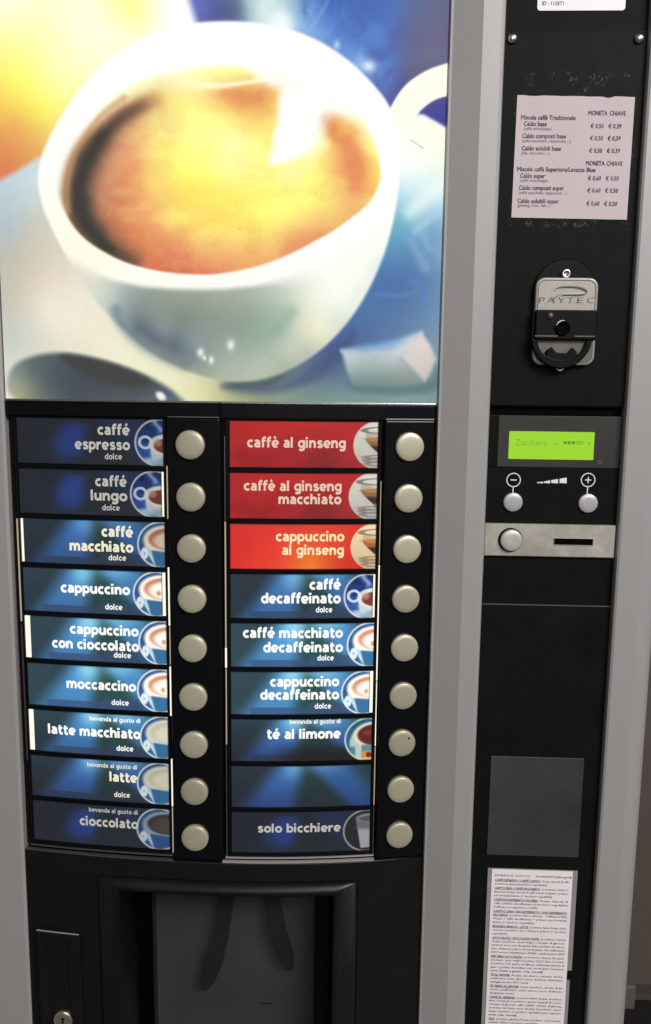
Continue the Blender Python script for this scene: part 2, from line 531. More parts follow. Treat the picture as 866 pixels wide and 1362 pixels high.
def printed_sheet(name, x0, x1, z0, z1, off, nx, nz, paint, material, parent, tilt=0.0):
    """a thin bowed sheet carrying a printed picture as a colour attribute. paint(x, z) -> sRGB 0..255"""
    xs = np.linspace(x0, x1, nx); zs = np.linspace(z1, z0, nz)
    Xg, Zg = np.meshgrid(xs, zs)
    Zt = Zg + (Xg - (x0 + x1) / 2) * tilt
    Yg = -(bul(Xg) + off)
    col = lin(np.clip(paint(Xg, Yg, Zg), 0, 255))
    nv = nx * nz
    co = np.stack([Xg, Yg, Zt], -1).reshape(-1, 3)
    # back rim so that the sheet has thickness
    idx = np.arange(nv).reshape(nz, nx)
    a = idx[:-1, :-1].ravel(); b = idx[1:, :-1].ravel(); c = idx[1:, 1:].ravel(); d = idx[:-1, 1:].ravel()
    quads = np.stack([a, b, c, d], -1)
    border = np.concatenate([idx[0, :], idx[1:, -1], idx[-1, -2::-1], idx[-2:0:-1, 0]])
    back = co[border] + np.array([0, 0.0008, 0])
    k = len(border); bi = nv + np.arange(k); nxt = np.roll(np.arange(k), -1)
    rim = np.stack([border, border[nxt], bi[nxt], bi], -1)
    co = np.vstack([co, back]); quads = np.vstack([quads, rim])
    cols = np.vstack([col.reshape(-1, 3), col.reshape(-1, 3)[border]])
    me = bpy.data.meshes.new(name)
    me.vertices.add(len(co)); me.vertices.foreach_set('co', co.astype(np.float32).ravel())
    me.loops.add(quads.size); me.loops.foreach_set('vertex_index', quads.astype(np.int32).ravel())
    me.polygons.add(len(quads))
    me.polygons.foreach_set('loop_start', np.arange(0, quads.size, 4, dtype=np.int32))
    me.update(calc_edges=True)
    at = me.attributes.new('print', 'FLOAT_COLOR', 'POINT')
    at.data.foreach_set('color', np.hstack([cols, np.ones((len(cols), 1))]).astype(np.float32).ravel())
    return link(name, me, material, parent)


# ================================================================== setting
o = MB().box(-3, 3, -3.2, 0.97, -0.05, 0.0).build('floor', FLOOR); tag(o, kind='structure')
o = MB().box(-3, 3, 0.97, 1.05, -0.05, 2.8).build('wall', WALL)
tag(o, 'plain brown wall behind the drinks machine', 'wall', kind='structure')

# ================================================================== the machine
MACHINE = bpy.data.objects.new('vending_machine', None); COL.objects.link(MACHINE)
MACHINE.location = BASE; MACHINE.empty_display_size = 0.2
tag(MACHINE, 'silver and black hot drinks machine with lit coffee poster and two columns of drink buttons', 'vending machine')
ZB, ZT = 0.02, 1.83

MB().box(-0.343, 0.266, 0.066, 0.70, ZB, ZT - 0.004).build('cabinet', SILVER, MACHINE, bevel=0.006)
# silver posts
fx1 = P(636, 155, -0.008)[0]
MB().post([(-0.346, 0.07), (-0.346, -0.004), (-0.342, -0.0095), (-0.3075, -0.0095), (-0.3052, -0.0075), (-0.3048, 0.07)], ZB, ZT).build('frame_post', SILVER, MACHINE)
MB().post([(0.0692, 0.07), (0.0692, -0.001), (0.0702, -0.0035), (0.0722, -0.0036), (0.0950, -0.0110), (0.1095, -0.0104), (0.1120, -0.0092), (0.1131, -0.0065), (0.1131, 0.07)], ZB, ZT).build('frame_post', SILVER, MACHINE)
rp = [(0.2272, 0.07), (0.2272, -0.005), (0.2280, -0.0075), (0.2298, -0.0085), (0.2492, -0.0085)]
for k in range(0, 9):
    a = math.radians(8 + 82 * k / 8)
    rp.append((0.2500 + 0.0185 * math.sin(a) * 1.0, -0.0078 + 0.022 * (1 - math.cos(a))))
rp.append((0.2685, 0.07))
MB().post(rp, ZB, ZT).build('frame_post', SILVER, MACHINE)

# door core behind everything on the bowed front
MB().slab(X0D, X1D, ZC - 0.4285, ZC - 0.0118, -0.0065, 0.03, 24).build('selection_panel', GLOSS, MACHINE)

# ------------------------------------------------------------------ poster
OUTER = [(62, 190), (84, 150), (112, 112), (150, 74), (195, 48), (240, 33), (300, 28), (360, 33), (415, 50), (462, 79), (500, 116), (521, 148), (530, 190), (531, 240), (525, 285), (512, 335), (492, 382), (466, 424), (434, 459), (398, 485), (360, 501), (325, 507), (290, 505), (255, 496), (222, 481), (190, 461), (155, 430), (122, 393), (95, 352), (72, 310), (55, 268), (51, 228)]
INNER = [(78, 262), (79, 235), (88, 206), (104, 178), (122, 156), (140, 138), (173, 113), (215, 96), (262, 88), (310, 86), (360, 90), (405, 102), (445, 122), (478, 152), (499, 190), (507, 228), (503, 250), (488, 274), (448, 305), (420, 321), (392, 336), (350, 353), (300, 364), (260, 366), (215, 362), (173, 352), (140, 337), (112, 318), (92, 294)]


def paint_poster(x, y, z):
    X, Y = project(x, y, z)
    wob = fbm(X, Y, 3, 60) * 10
    # background: lit glow on the left, blue on the right
    img = idw(X, Y, [
        (0, 0, (255, 255, 228)), (-40, -40, (255, 255, 220)), (60, 20, (255, 255, 205)), (120, 10, (255, 255, 222)), (175, 12, (255, 255, 158)),
        (150, 40, (255, 255, 222)), (20, 70, (255, 255, 150)), (25, 105, (255, 252, 118)), (70, 100, (255, 255, 175)), (90, 130, (255, 252, 160)), (55, 150, (252, 240, 105)),
        (5, 140, (250, 210, 100)), (30, 165, (240, 190, 95)), (5, 185, (232, 158, 92)), (30, 200, (230, 160, 95)), (5, 225, (222, 132, 88)), (30, 222, (228, 145, 85)),
        (225, 10, (255, 255, 250)), (235, 35, (255, 255, 255)), (250, -30, (255, 255, 240)), (100, -60, (255, 255, 200))], 12)
    blue = idw(X, Y, [
        (268, 8, (100, 112, 185)), (285, 20, (84, 92, 158)), (300, 10, (78, 92, 140)), (320, 16, (72, 94, 128)), (345, 20, (176, 205, 205)), (365, 5, (170, 205, 200)), (372, 28, (245, 255, 255)),
        (392, 18, (120, 165, 205)), (410, 10, (74, 112, 185)), (430, 25, (58, 94, 178)), (455, 15, (66, 100, 178)), (440, 45, (66, 110, 192)), (470, 45, (70, 100, 180)), (500, 20, (66, 100, 180)), (530, 15, (76, 110, 185)),
        (460, 60, (80, 125, 200)), (480, 70, (74, 116, 195)), (500, 60, (70, 98, 175)), (515, 95, (74, 90, 165)), (540, 40, (88, 98, 165)), (560, 60, (98, 98, 158)), (580, 40, (100, 98, 155)), (578, 75, (105, 104, 156)), (540, 90, (92, 96, 156)), (520, 120, (82, 84, 152)), (590, 90, (94, 94, 150)), (535, 115, (80, 84, 150)),
        (575, 148, (66, 66, 150)), (590, 160, (60, 62, 150)), (560, 150, (70, 72, 160)), (430, -40, (66, 100, 180)), (580, -40, (90, 96, 160)), (300, -40, (84, 96, 150))], 9)
    blue[..., 2] *= 1 - 0.16 * sstep(510, 560, X) * sstep(150, 110, Y)
    mb = sstep(-10, 6, X - (254 + Y * 0.30) + wob * 0.3)
    img = over(img, blue, mb)
    # steam
    qx, qy = X + 34 * fbm(X, Y, 51, 34), Y + 34 * fbm(X, Y, 52, 34)
    st = fbm(qx * 1.4 + qy * .5, qy * .7, 53, 26, 5)
    reg = np.exp(-(((X - 362 - (Y - 10) * .35) / 34) ** 2)) * sstep(66, 30, Y)
    img = over(img, (214, 234, 232), clip01(reg * (0.95 + 1.7 * st)))
    reg = np.exp(-(((X - 400) / 26) ** 2)) * sstep(70, 20, Y)
    img = over(img, (150, 190, 226), clip01(reg * (0.55 + 1.8 * st)))
    reg = np.exp(-((line_dist(X, Y, spline([(405, 32), (440, 52), (470, 78), (498, 100)], 8, False)) / 20) ** 2))
    img = over(img, (128, 172, 226), clip01(reg * (0.55 + 1.8 * st)))
    reg = np.exp(-((line_dist(X, Y, spline([(440, 25), (470, 32), (500, 44), (510, 80), (502, 104)], 8, False)) / 22) ** 2))
    img = over(img, (86, 132, 206), clip01(reg * (0.55 + 1.5 * st)))
    img = over(img, (96, 96, 150), clip01(sstep(520, 560, X) * sstep(140, 90, Y) * st * 1.2))
    d = line_dist(X, Y, spline([(436, 2), (424, 22), (410, 42)], 8, False)); img = over(img, (150, 186, 226), 0.35 * np.exp(-(d / 2.4) ** 2))
    img = over(img, (206, 230, 246), 0.7 * np.exp(-(((X - 448) / 4) ** 2 + ((Y - 60) / 6) ** 2)))
    img = over(img, (244, 253, 255), np.exp(-(((X - 374) / 15) ** 2 + ((Y - 28 + 16 * st) / 14) ** 2)))
    img = over(img, (225, 238, 250), 0.95 * np.exp(-(((X - 490) / 10) ** 2 + ((Y - 88) / 9) ** 2)))
    # table, saucer, cloth
    low = idw(X, Y, [
        (12, 255, (190, 208, 215)), (30, 255, (196, 214, 216)), (45, 245, (205, 220, 222)), (10, 300, (182, 196, 200)), (15, 350, (196, 192, 176)), (45, 300, (202, 202, 190)), (20, 400, (205, 200, 184)), (60, 350, (218, 208, 188)), (60, 410, (238, 228, 212)), (90, 430, (242, 232, 214)), (110, 380, (234, 228, 208)),
        (25, 450, (202, 208, 196)), (60, 470, (222, 220, 202)), (110, 465, (234, 228, 206)), (150, 455, (240, 236, 210)), (190, 485, (238, 236, 205)), (230, 505, (236, 234, 200)), (270, 525, (222, 218, 172)), (310, 530, (176, 176, 136)), (15, 525, (235, 230, 215)),
        (345, 525, (142, 154, 128)), (380, 522, (128, 148, 138)), (420, 512, (108, 130, 138)), (420, 490, (88, 108, 142)), (450, 470, (66, 92, 158)), (450, 530, (122, 148, 146)), (500, 530, (124, 150, 150)), (550, 532, (128, 155, 160)), (575, 520, (120, 148, 152)),
        (470, 440, (66, 104, 180)), (500, 410, (70, 114, 190)), (520, 375, (66, 110, 190)), (545, 395, (76, 118, 190)), (540, 350, (76, 128, 202)), (560, 330, (80, 134, 205)), (530, 320, (90, 156, 216)), (570, 360, (84, 130, 196)), (575, 420, (100, 140, 190)), (580, 450, (120, 148, 176)), (555, 290, (150, 200, 230)), (540, 285, (118, 190, 228)),
        (578, 300, (128, 172, 214)), (585, 340, (128, 164, 206)), (545, 262, (188, 226, 240)), (580, 262, (208, 234, 242)), (580, 240, (226, 244, 240)), (550, 235, (232, 248, 244)), (585, 205, (250, 252, 232)), (560, 200, (255, 255, 242)), (545, 170, (255, 255, 248)), (570, 178, (252, 252, 236)), (560, 160, (250, 252, 240)), (535, 220, (250, 255, 252))], 9)
    sat = clip01((low[..., 2] - low[..., 0] - 40) / 80)[..., None]
    low = low + sat * np.array([9, 2, -24])
    ltab = sdf(X, Y, [(-60, 262), (-10, 246), (20, 230), (52, 210), (90, 240), (90, 300), (420, 480), (640, 480), (640, 640), (-60, 640)], False)
    img = over(img, low, sstep(7, -5, ltab))
    rsau = sdf(X, Y, [(500, 240), (535, 180), (556, 152), (564, 153), (580, 162), (597, 172), (660, 200), (660, 600), (300, 600), (420, 450)], False)
    img = over(img, low, sstep(4, -3, rsau))
    # streaks and folds on the cloth at the right
    for pts, w, c, a in (([(545, 282), (565, 264), (590, 244)], 11, (244, 252, 248), .6), ([(552, 308), (572, 292), (592, 274)], 5, (180, 212, 236), .5), ([(548, 322), (560, 345), (566, 356)], 8, (150, 184, 216), .5),
                         ([(556, 300), (570, 330)], 7, (160, 196, 224), .4), ([(500, 391), (530, 393), (556, 388)], 3.2, (96, 142, 208), .35), ([(545, 375), (562, 382), (565, 400)], 4, (88, 128, 196), .5), ([(546, 186), (563, 197)], 1.0, (190, 190, 190), .8)):
        d = line_dist(X, Y, spline(pts, 8, False)); img = over(img, c, a * np.exp(-(d / w) ** 2))
    # handle
    hd = sdf(X, Y, [(500, 180), (512, 156), (522, 138), (532, 122), (545, 108), (565, 95), (585, 87), (610, 82), (660, 86), (660, 120), (610, 126), (590, 129), (575, 135), (563, 144), (556, 152), (548, 168), (530, 190), (505, 190)])
    img = over(img, (255, 253, 238), sstep(1.8, -1.8, hd))
    # shadow the cup throws on the cloth
    sh = sdf(X, Y, [(300, 512), (370, 510), (430, 478), (470, 440), (460, 470), (420, 505), (360, 522), (310, 520)])
    img = over(img, (70, 84, 118), 0.6 * sstep(9, -6, sh))
    sh = line_dist(X, Y, spline([(292, 511), (330, 512), (365, 506), (420, 478)], 8, False))
    img = over(img, (66, 82, 92), 0.7 * np.exp(-(sh / 6) ** 2) * sstep(412, 360, X) * sstep(285, 315, X))
    # spoon
    sp = sdf(X, Y, [(10, 512), (18, 488), (45, 474), (85, 470), (130, 478), (175, 492), (210, 508), (236, 526), (248, 545), (200, 556), (60, 552), (20, 530)])
    spc = idw(X, Y, [(15, 505, (150, 160, 150)), (25, 525, (165, 165, 130)), (40, 490, (98, 112, 112)), (60, 480, (84, 98, 100)), (70, 510, (80, 90, 97)), (50, 530, (118, 124, 114)), (110, 500, (70, 77, 84)), (100, 530, (76, 82, 90)), (160, 530, (82, 87, 94)), (190, 515, (72, 77, 84)), (200, 535, (94, 102, 114)), (225, 525, (84, 96, 114)), (240, 538, (108, 118, 130))], 8)
    img = over(img, spc, sstep(6, -5, sp))
    spd = sdf(X, Y, [(82, 473), (120, 477), (160, 488), (196, 504), (192, 512), (160, 513), (125, 504), (98, 490)])
    img = over(img, (66, 67, 64), sstep(6, -5, spd))
    img = over(img, (248, 242, 236), np.exp(-(((X - 214) / 7) ** 2 + ((Y - 527 - (X - 214) * .35) / 6) ** 2) ** 2))
    # sugar cube
    csh = sdf(X, Y, [(462, 508), (480, 512), (540, 513), (572, 506), (584, 488), (590, 500), (575, 520), (530, 524), (475, 520)])
    img = over(img, (92, 116, 120), 0.75 * sstep(7, -5, csh))
    ctop = sdf(X, Y, [(455, 466), (490, 459), (529, 452), (560, 442), (545, 462), (529, 474), (480, 474)], False)
    cg = idw(X, Y, [(457, 466, (190, 206, 214)), (480, 462, (128, 164, 206)), (500, 458, (112, 154, 206)), (500, 470, (186, 202, 208)), (525, 456, (140, 176, 212)), (530, 468, (208, 214, 214)), (548, 450, (196, 208, 218)), (470, 474, (190, 202, 206))], 6)
    img = over(img, cg, sstep(7, -5, ctop))
    cfr = sdf(X, Y, [(455, 467), (490, 471), (529, 472), (546, 488), (563, 508), (530, 514), (470, 512), (461, 492)], False)
    cg = idw(X, Y, [(457, 470, (196, 208, 210)), (490, 474, (182, 194, 194)), (527, 476, (192, 198, 196)), (470, 490, (164, 180, 178)), (500, 492, (152, 170, 168)), (535, 490, (158, 170, 166)), (475, 508, (122, 144, 142)), (510, 508, (124, 144, 140)), (550, 506, (136, 148, 142))], 8)
    img = over(img, cg, sstep(5, -4.5, cfr))
    crt = sdf(X, Y, [(530, 472), (545, 456), (561, 443), (572, 458), (580, 478), (572, 496), (565, 507), (548, 490)], False)
    cg = idw(X, Y, [(535, 472, (206, 208, 206)), (558, 448, (222, 214, 212)), (558, 475, (220, 206, 202)), (577, 478, (208, 200, 194)), (562, 500, (206, 196, 190))], 8)
    img = over(img, cg, sstep(4.5, -4, crt))
    # cup body
    rim = idw(X, Y, [
        (60, 200, (255, 255, 250)), (52, 230, (255, 255, 252)), (120, 110, (255, 255, 255)), (200, 60, (255, 255, 255)), (300, 45, (255, 255, 255)), (400, 65, (255, 255, 255)), (480, 120, (255, 255, 255)), (515, 180, (255, 255, 255)), (520, 240, (255, 255, 255)), (505, 300, (255, 255, 250)),
        (60, 262, (255, 255, 244)), (78, 300, (255, 252, 236)), (100, 325, (255, 252, 232)), (130, 350, (255, 253, 234)), (180, 370, (255, 255, 240)), (240, 376, (255, 255, 244)), (300, 376, (255, 255, 246)), (360, 366, (255, 255, 250)), (420, 340, (255, 255, 255)), (470, 320, (255, 255, 252)), (460, 300, (255, 255, 255)), (380, 372, (255, 255, 248)), (440, 345, (255, 255, 252)), (500, 330, (250, 252, 244)), (460, 380, (250, 252, 240))], 9, 2.2)
    bowl = idw(X, Y, [
        (88, 335, (228, 224, 204)), (105, 360, (226, 224, 206)), (125, 385, (218, 220, 204)), (130, 366, (222, 222, 208)), (160, 385, (178, 190, 182)), (165, 400, (158, 172, 170)), (148, 400, (192, 202, 192)), (150, 425, (178, 190, 184)), (200, 395, (144, 155, 146)), (240, 395, (150, 160, 148)), (290, 395, (158, 168, 156)), (200, 420, (132, 142, 136)), (240, 420, (131, 139, 129)), (280, 420, (142, 152, 140)),
        (180, 440, (106, 118, 126)), (205, 455, (98, 108, 118)), (230, 468, (104, 114, 120)), (215, 440, (128, 142, 150)), (255, 455, (132, 146, 148)), (250, 480, (122, 138, 140)), (200, 468, (180, 184, 158)), (170, 448, (186, 192, 172)), (235, 488, (186, 188, 152)), (280, 470, (146, 160, 154)), (270, 498, (160, 168, 146)), (320, 440, (144, 160, 148)), (330, 415, (152, 166, 152)), (350, 395, (176, 188, 174)), (340, 460, (160, 176, 162)), (300, 490, (168, 180, 166)), (320, 500, (178, 186, 168)), (350, 485, (180, 190, 174)), (370, 440, (160, 182, 166)), (380, 415, (176, 196, 178)), (395, 395, (216, 222, 204)),
        (400, 430, (214, 220, 196)), (385, 465, (196, 202, 184)), (380, 488, (172, 182, 164)), (420, 400, (240, 242, 226)), (425, 440, (236, 236, 206)), (410, 470, (186, 194, 178)), (455, 400, (246, 248, 236)), (450, 425, (225, 230, 218)), (440, 370, (252, 253, 242)), (480, 360, (250, 252, 242)), (480, 385, (240, 244, 232)), (500, 340, (245, 250, 240)), (515, 300, (250, 254, 248)), (505, 350, (226, 240, 240))], 9, 2.2)
    rx_ = np.array([60, 93, 120, 149, 190, 230, 270, 300, 340, 380, 420, 460, 520]); ry_ = np.array([322, 342, 358, 371, 380, 383, 384, 383, 379, 370, 356, 338, 310])
    ry = np.interp(X, rx_, ry_)
    wd = 7 + 20 * sstep(340, 430, X) + 8 * sstep(150, 100, X)
    mk = sstep(-wd * 0.6, wd, Y - ry)
    body = rim * (1 - mk[..., None]) + bowl * mk[..., None]
    co = sdf(X, Y, OUTER)
    img = over(img, body, sstep(3.2, -3.2, co))
    # soft lower lip of the rim, letters embossed on the foot, glints
    crease = line_dist(X, Y, spline([(154, 412), (162, 432), (185, 456), (215, 474), (245, 486)], 8, False))
    img = over(img, (98, 112, 132), 0.5 * np.exp(-(crease / 8) ** 2))
    crease = line_dist(X, Y, spline([(330, 455), (365, 440), (388, 415)], 8, False))
    img = over(img, (146, 172, 154), 0.5 * np.exp(-(crease / 9) ** 2))
    for gx, gy, s in ((267, 469, 4.5), (281, 479, 3.6), (307, 459, 5.0), (272, 476, 2.5)):
        img = over(img, (245, 246, 240), 0.9 * np.exp(-(((X - gx) / s) ** 2 + ((Y - gy) / (s * 1.4)) ** 2)))
    # coffee in the cup
    W1, CREAM = (255, 255, 252), (255, 252, 190)
    cof = idw(X, Y, [
        (90, 215, (255, 245, 200)), (84, 262, (250, 232, 190)), (110, 178, (255, 248, 210)), (140, 140, (255, 250, 215)), (180, 112, (255, 252, 200)), (220, 100, (255, 252, 205)), (260, 92, (255, 255, 180)), (300, 92, (255, 250, 160)), (340, 92, (255, 252, 170)), (380, 96, W1), (415, 110, W1), (450, 135, (255, 253, 225)), (480, 165, (255, 250, 190)), (497, 200, (255, 238, 140)),
        (250, 104, (255, 252, 190)), (215, 128, (248, 225, 140)), (240, 140, (255, 248, 140)), (290, 130, (245, 190, 112)), (320, 126, (228, 146, 88)), (350, 128, (232, 165, 98)), (372, 122, (248, 205, 120)), (330, 150, (248, 205, 115)), (290, 160, (255, 246, 140)), (260, 180, (255, 250, 150)), (310, 190, (255, 255, 170)), (350, 175, (255, 240, 130)), (365, 195, (255, 245, 140)),
        (221, 165, (249, 230, 142)), (190, 170, (240, 190, 120)), (180, 200, (236, 168, 112)), (205, 200, (248, 215, 125)), (230, 215, (255, 246, 125)), (270, 220, (255, 252, 122)), (310, 225, (255, 253, 160)), (340, 235, (255, 252, 140)), (250, 250, (255, 244, 112)), (300, 260, (255, 246, 115)), (350, 270, (255, 252, 120)), (200, 240, (246, 205, 118)), (170, 240, (230, 156, 106)),
        (150, 260, (210, 142, 98)), (150, 290, (214, 136, 96)), (180, 280, (236, 160, 106)), (210, 275, (244, 190, 112)), (230, 295, (246, 205, 112)), (270, 300, (250, 216, 112)), (320, 300, (252, 226, 112)), (180, 315, (228, 146, 98)), (230, 330, (231, 156, 108)), (260, 325, (238, 172, 106)), (300, 325, (240, 184, 108)), (220, 350, (218, 122, 86)), (260, 352, (222, 128, 90)), (300, 352, (228, 138, 92)), (340, 340, (234, 162, 100)), (380, 325, (238, 172, 106)),
        (380, 290, (250, 225, 115)), (410, 260, (252, 240, 120)), (400, 300, (242, 190, 112)), (430, 300, (236, 170, 105)), (440, 270, (245, 205, 115)), (460, 280, (236, 168, 100)), (475, 260, (236, 158, 98)), (472, 215, (230, 146, 92)), (470, 240, (234, 152, 96)), (485, 235, (238, 170, 102)), (498, 235, (252, 220, 110)), (492, 260, (244, 190, 105)),
        (455, 210, (240, 176, 108)), (440, 235, (248, 212, 115)), (420, 225, (255, 248, 140)), (440, 190, (248, 205, 120)), (438, 170, (232, 155, 92)), (448, 180, (230, 150, 88)), (460, 172, (244, 195, 110)), (470, 185, (238, 168, 98)), (425, 180, (255, 246, 175)), (420, 150, (255, 252, 220)), (395, 230, (255, 250, 160))], 7, 2.3)
    wx, wy = 60 * fbm(X, Y, 5, 80), 60 * fbm(X, Y, 8, 80)
    sw = fbm(X + wx, Y * 1.45 + wy, 21, 46, 5)
    dark = clip01(1.25 - cof[..., 2] / 190.0)                       # keep the blown-out reflections clean
    cof = cof + (sw[..., None] * np.array([12, 28, 18]) + np.array([4, 8, 4])) * dark[..., None]
    for th, amp in ((-0.10, 6), (0.0, 9), (0.10, 7)):               # tide marks where crema patches meet
        e = sstep(th, th + 0.03, sw)
        cof = cof + (e - 0.5)[..., None] * np.array([amp * 0.3, amp * 1.4, amp * 0.7]) * dark[..., None]
    for pts, w, c, al in (([(428, 156), (436, 168), (447, 181)], 7, (230, 148, 88), .85), ([(452, 178), (463, 172), (472, 176)], 5, (240, 178, 96), .6), ([(462, 188), (470, 205), (474, 230), (472, 250)], 8, (232, 146, 94), .7),
                          ([(300, 124), (322, 125), (345, 130)], 7, (228, 150, 90), .6), ([(205, 246), (198, 228), (206, 210), (226, 198)], 11, (255, 242, 122), .3), ([(206, 250), (218, 268), (244, 290), (270, 304)], 12, (255, 230, 114), .3)):
        d = line_dist(X, Y, spline(pts, 8, False)) + 5 * fbm(X, Y, 61, 12)
        cof = over(cof, c, al * np.exp(-(np.maximum(d, 0) / w) ** 2))
    # dark crescent on the left
    cres = spline([(205, 134), (176, 146), (150, 166), (128, 192), (113, 222), (105, 255), (110, 288), (128, 316), (152, 338), (178, 352)], 8, False)
    d = np.abs(line_dist(X, Y, cres) + 7 * fbm(X, Y, 31, 30))
    side = (X - 290) ** 2 / 214 ** 2 + (Y - 228) ** 2 / 138 ** 2
    cw = 9 + 14 * sstep(0, 1, np.clip((Y - 130) / 90, 0, 1)) * sstep(0, 1, np.clip((372 - Y) / 80, 0, 1))
    endf = 1 - sstep(176, 214, X) * sstep(170, 130, Y)
    cof = over(cof, (186, 112, 78), (0.35 + 0.45 * endf) * np.exp(-(d / (cw * 1.45)) ** 2.5))
    cof = over(cof, (62, 60, 54), np.exp(-(d / (cw * 0.86)) ** 2.2) * np.clip(0.35 + (Y - 128) / 80, 0, 1) * np.clip((372 - Y) / 40, 0.35, 1) * (0.15 + 0.85 * endf))
    cof = over(cof, (196, 152, 104), 0.6 * np.exp(-(line_dist(X, Y, spline([(165, 130), (130, 158), (104, 195), (90, 240), (90, 280)], 8, False)) / 5) ** 2))
    # meniscus line and bright window reflection
    d = line_dist(X, Y, spline([(236, 113), (262, 114), (300, 113), (345, 107), (385, 98)], 8, False))
    cof = over(cof, (255, 255, 215), 0.85 * np.exp(-(d / (3.5 + 3 * sstep(330, 230, X))) ** 2) * sstep(228, 275, X))
    wr = sdf(X, Y, [(376, 118), (398, 116), (428, 132), (426, 160), (418, 190), (400, 208), (362, 220), (358, 214), (364, 190), (370, 150)])
    cof = over(cof, (255, 255, 252), sstep(7 + 12 * sstep(395, 430, X), -7, wr + 9 * fbm(X, Y, 44, 26)))
    wr = sdf(X, Y, [(330, 82), (420, 92), (470, 128), (476, 152), (452, 150), (425, 138), (400, 120), (360, 112)])
    cof = over(cof, (255, 255, 250), 0.85 * sstep(10, -6, wr))
    rs = np.random.RandomState(4)
    for _ in range(40):
        bx, by, br = rs.uniform(170, 430), rs.uniform(170, 330), rs.uniform(0.5, 1.0)
        cof = over(cof, (190, 150, 70), 0.5 * np.exp(-(((X - bx) ** 2 + (Y - by) ** 2) / br ** 2)))
    ci = sdf(X, Y, INNER)
    soft = 2.6 + 5.5 * sstep(150, 100, X) * sstep(300, 240, Y) + 5 * sstep(140, 95, Y)
    img = over(img, cof, sstep(soft * .6, -soft * 1.4, ci))
    img = img * (1 + 0.018 * fbm(X, Y, 33, 5, 2)[..., None])
    return img


PRINT = print_mat("backlit_print", 0.45, 1.0, 0.04)
printed_sheet('poster', X0D + 0.0008, X1D + 0.0004, ZC - 0.0125, ZT - 0.02, 0.0, 560, 640, paint_poster, PRINT, MACHINE)
MB().slab(X0D, X1D, ZC - 0.0105, ZT - 0.012, -0.003, 0.02, 24).build('light_box', DARK, MACHINE)
MB().slab(X0D, X1D, ZT - 0.02, ZT, 0.003, 0.03, 24).build('crown_rail', SILVER, MACHINE, bevel=0.001)
MB().slab(X0D + 0.001, X1D, ZC - 0.0139, ZC - 0.0118, 0.0022, 0.008, 30).build('poster_trim', CHROME, MACHINE, bevel=0.0006)

# ------------------------------------------------------------------ selection panel parts
LABEL_H, ROW0, PITCH = 0.0394, ZC - 0.0479, 0.0443
BTN0, BPITCH = ZC - 0.0487, 0.0446
COLS = {'L': (-0.2975, -0.1612), 'R': (-0.1112, 0.0223)}
# top strip
MB().slab(X0D + 0.0006, -0.1154, ZC - 0.0262, ZC - 0.0140, 0.001, 0.007, 16).build('header_strip', GLOSS, MACHINE, bevel=0.0008)
MB().slab(-0.1144, X1D - 0.0004, ZC - 0.0262, ZC - 0.0140, 0.001, 0.007, 16).build('header_strip', GLOSS, MACHINE, bevel=0.0008)
SLOTS = {'L': (-0.2958, -0.1645), 'R': (-0.1078, 0.0192)}
for side in 'LR':
    a, b = COLS[side]; s0, s1 = SLOTS[side]
    m = MB()
    top = ZC - 0.0264; bot = ZC - 0.4262
    edges = [top]
    for k in range(9):
        zc = ROW0 - k * PITCH
        edges += [zc + LABEL_H / 2 + 0.0004, zc - LABEL_H / 2 - 0.0004]
    edges.append(bot)
    for k in range(0, len(edges), 2):
        m.slab(s0 + 0.0001, s1 - 0.0001, edges[k + 1], edges[k], -0.0012, 0.0052, 14)
    m.slab(a, s0, bot, top, -0.001, 0.0055, 2); m.slab(s1, b, bot, top, -0.001, 0.0055, 2)
    m.build('label_frame', GLOSS, MACHINE, bevel=0.0004, seg=1)
for a, b in ((-0.1604, -0.1146), (0.0245, X1D - 0.0006)):
    MB().slab(a, b, ZC - 0.4288, ZC - 0.0262, 0.0022, 0.009, 10).build('button_strip', GLOSS, MACHINE, bevel=0.0016, seg=3)
    MB().slab(a + 0.001, b - 0.001, ZC - 0.0257, ZC - 0.0250, 0.0024, 0.004, 8).build('strip_edge_shine', EDGE if a > 0 else BRIGHT_EDGE, MACHINE)  # shine on the strip's top edge, put in as a paler bar
MB().slab(-0.1154, -0.1144, ZC - 0.0285, ZC - 0.0125, 0.0026, 0.006, 1).build('divider_pin', GLOSS, MACHINE)
# shine along the bottom edges, put in as paler bars
for (a, b, z, o_, mt_) in ((-0.2985, -0.1615, ZC - 0.4262, 0.0004, BRIGHT_EDGE), (-0.3025, -0.1612, ZC - 0.4308, 0.0012, BRIGHT_EDGE), (-0.1128, 0.0229, ZC - 0.4262, 0.0004, EDGE), (-0.1156, 0.0232, ZC - 0.4303, 0.0012, EDGE)):
    MB().slab(a, b, z - 0.0005, z + 0.0003, o_, 0.004, 14).build('panel_edge_shine', mt_, MACHINE)


# ---- drink labels


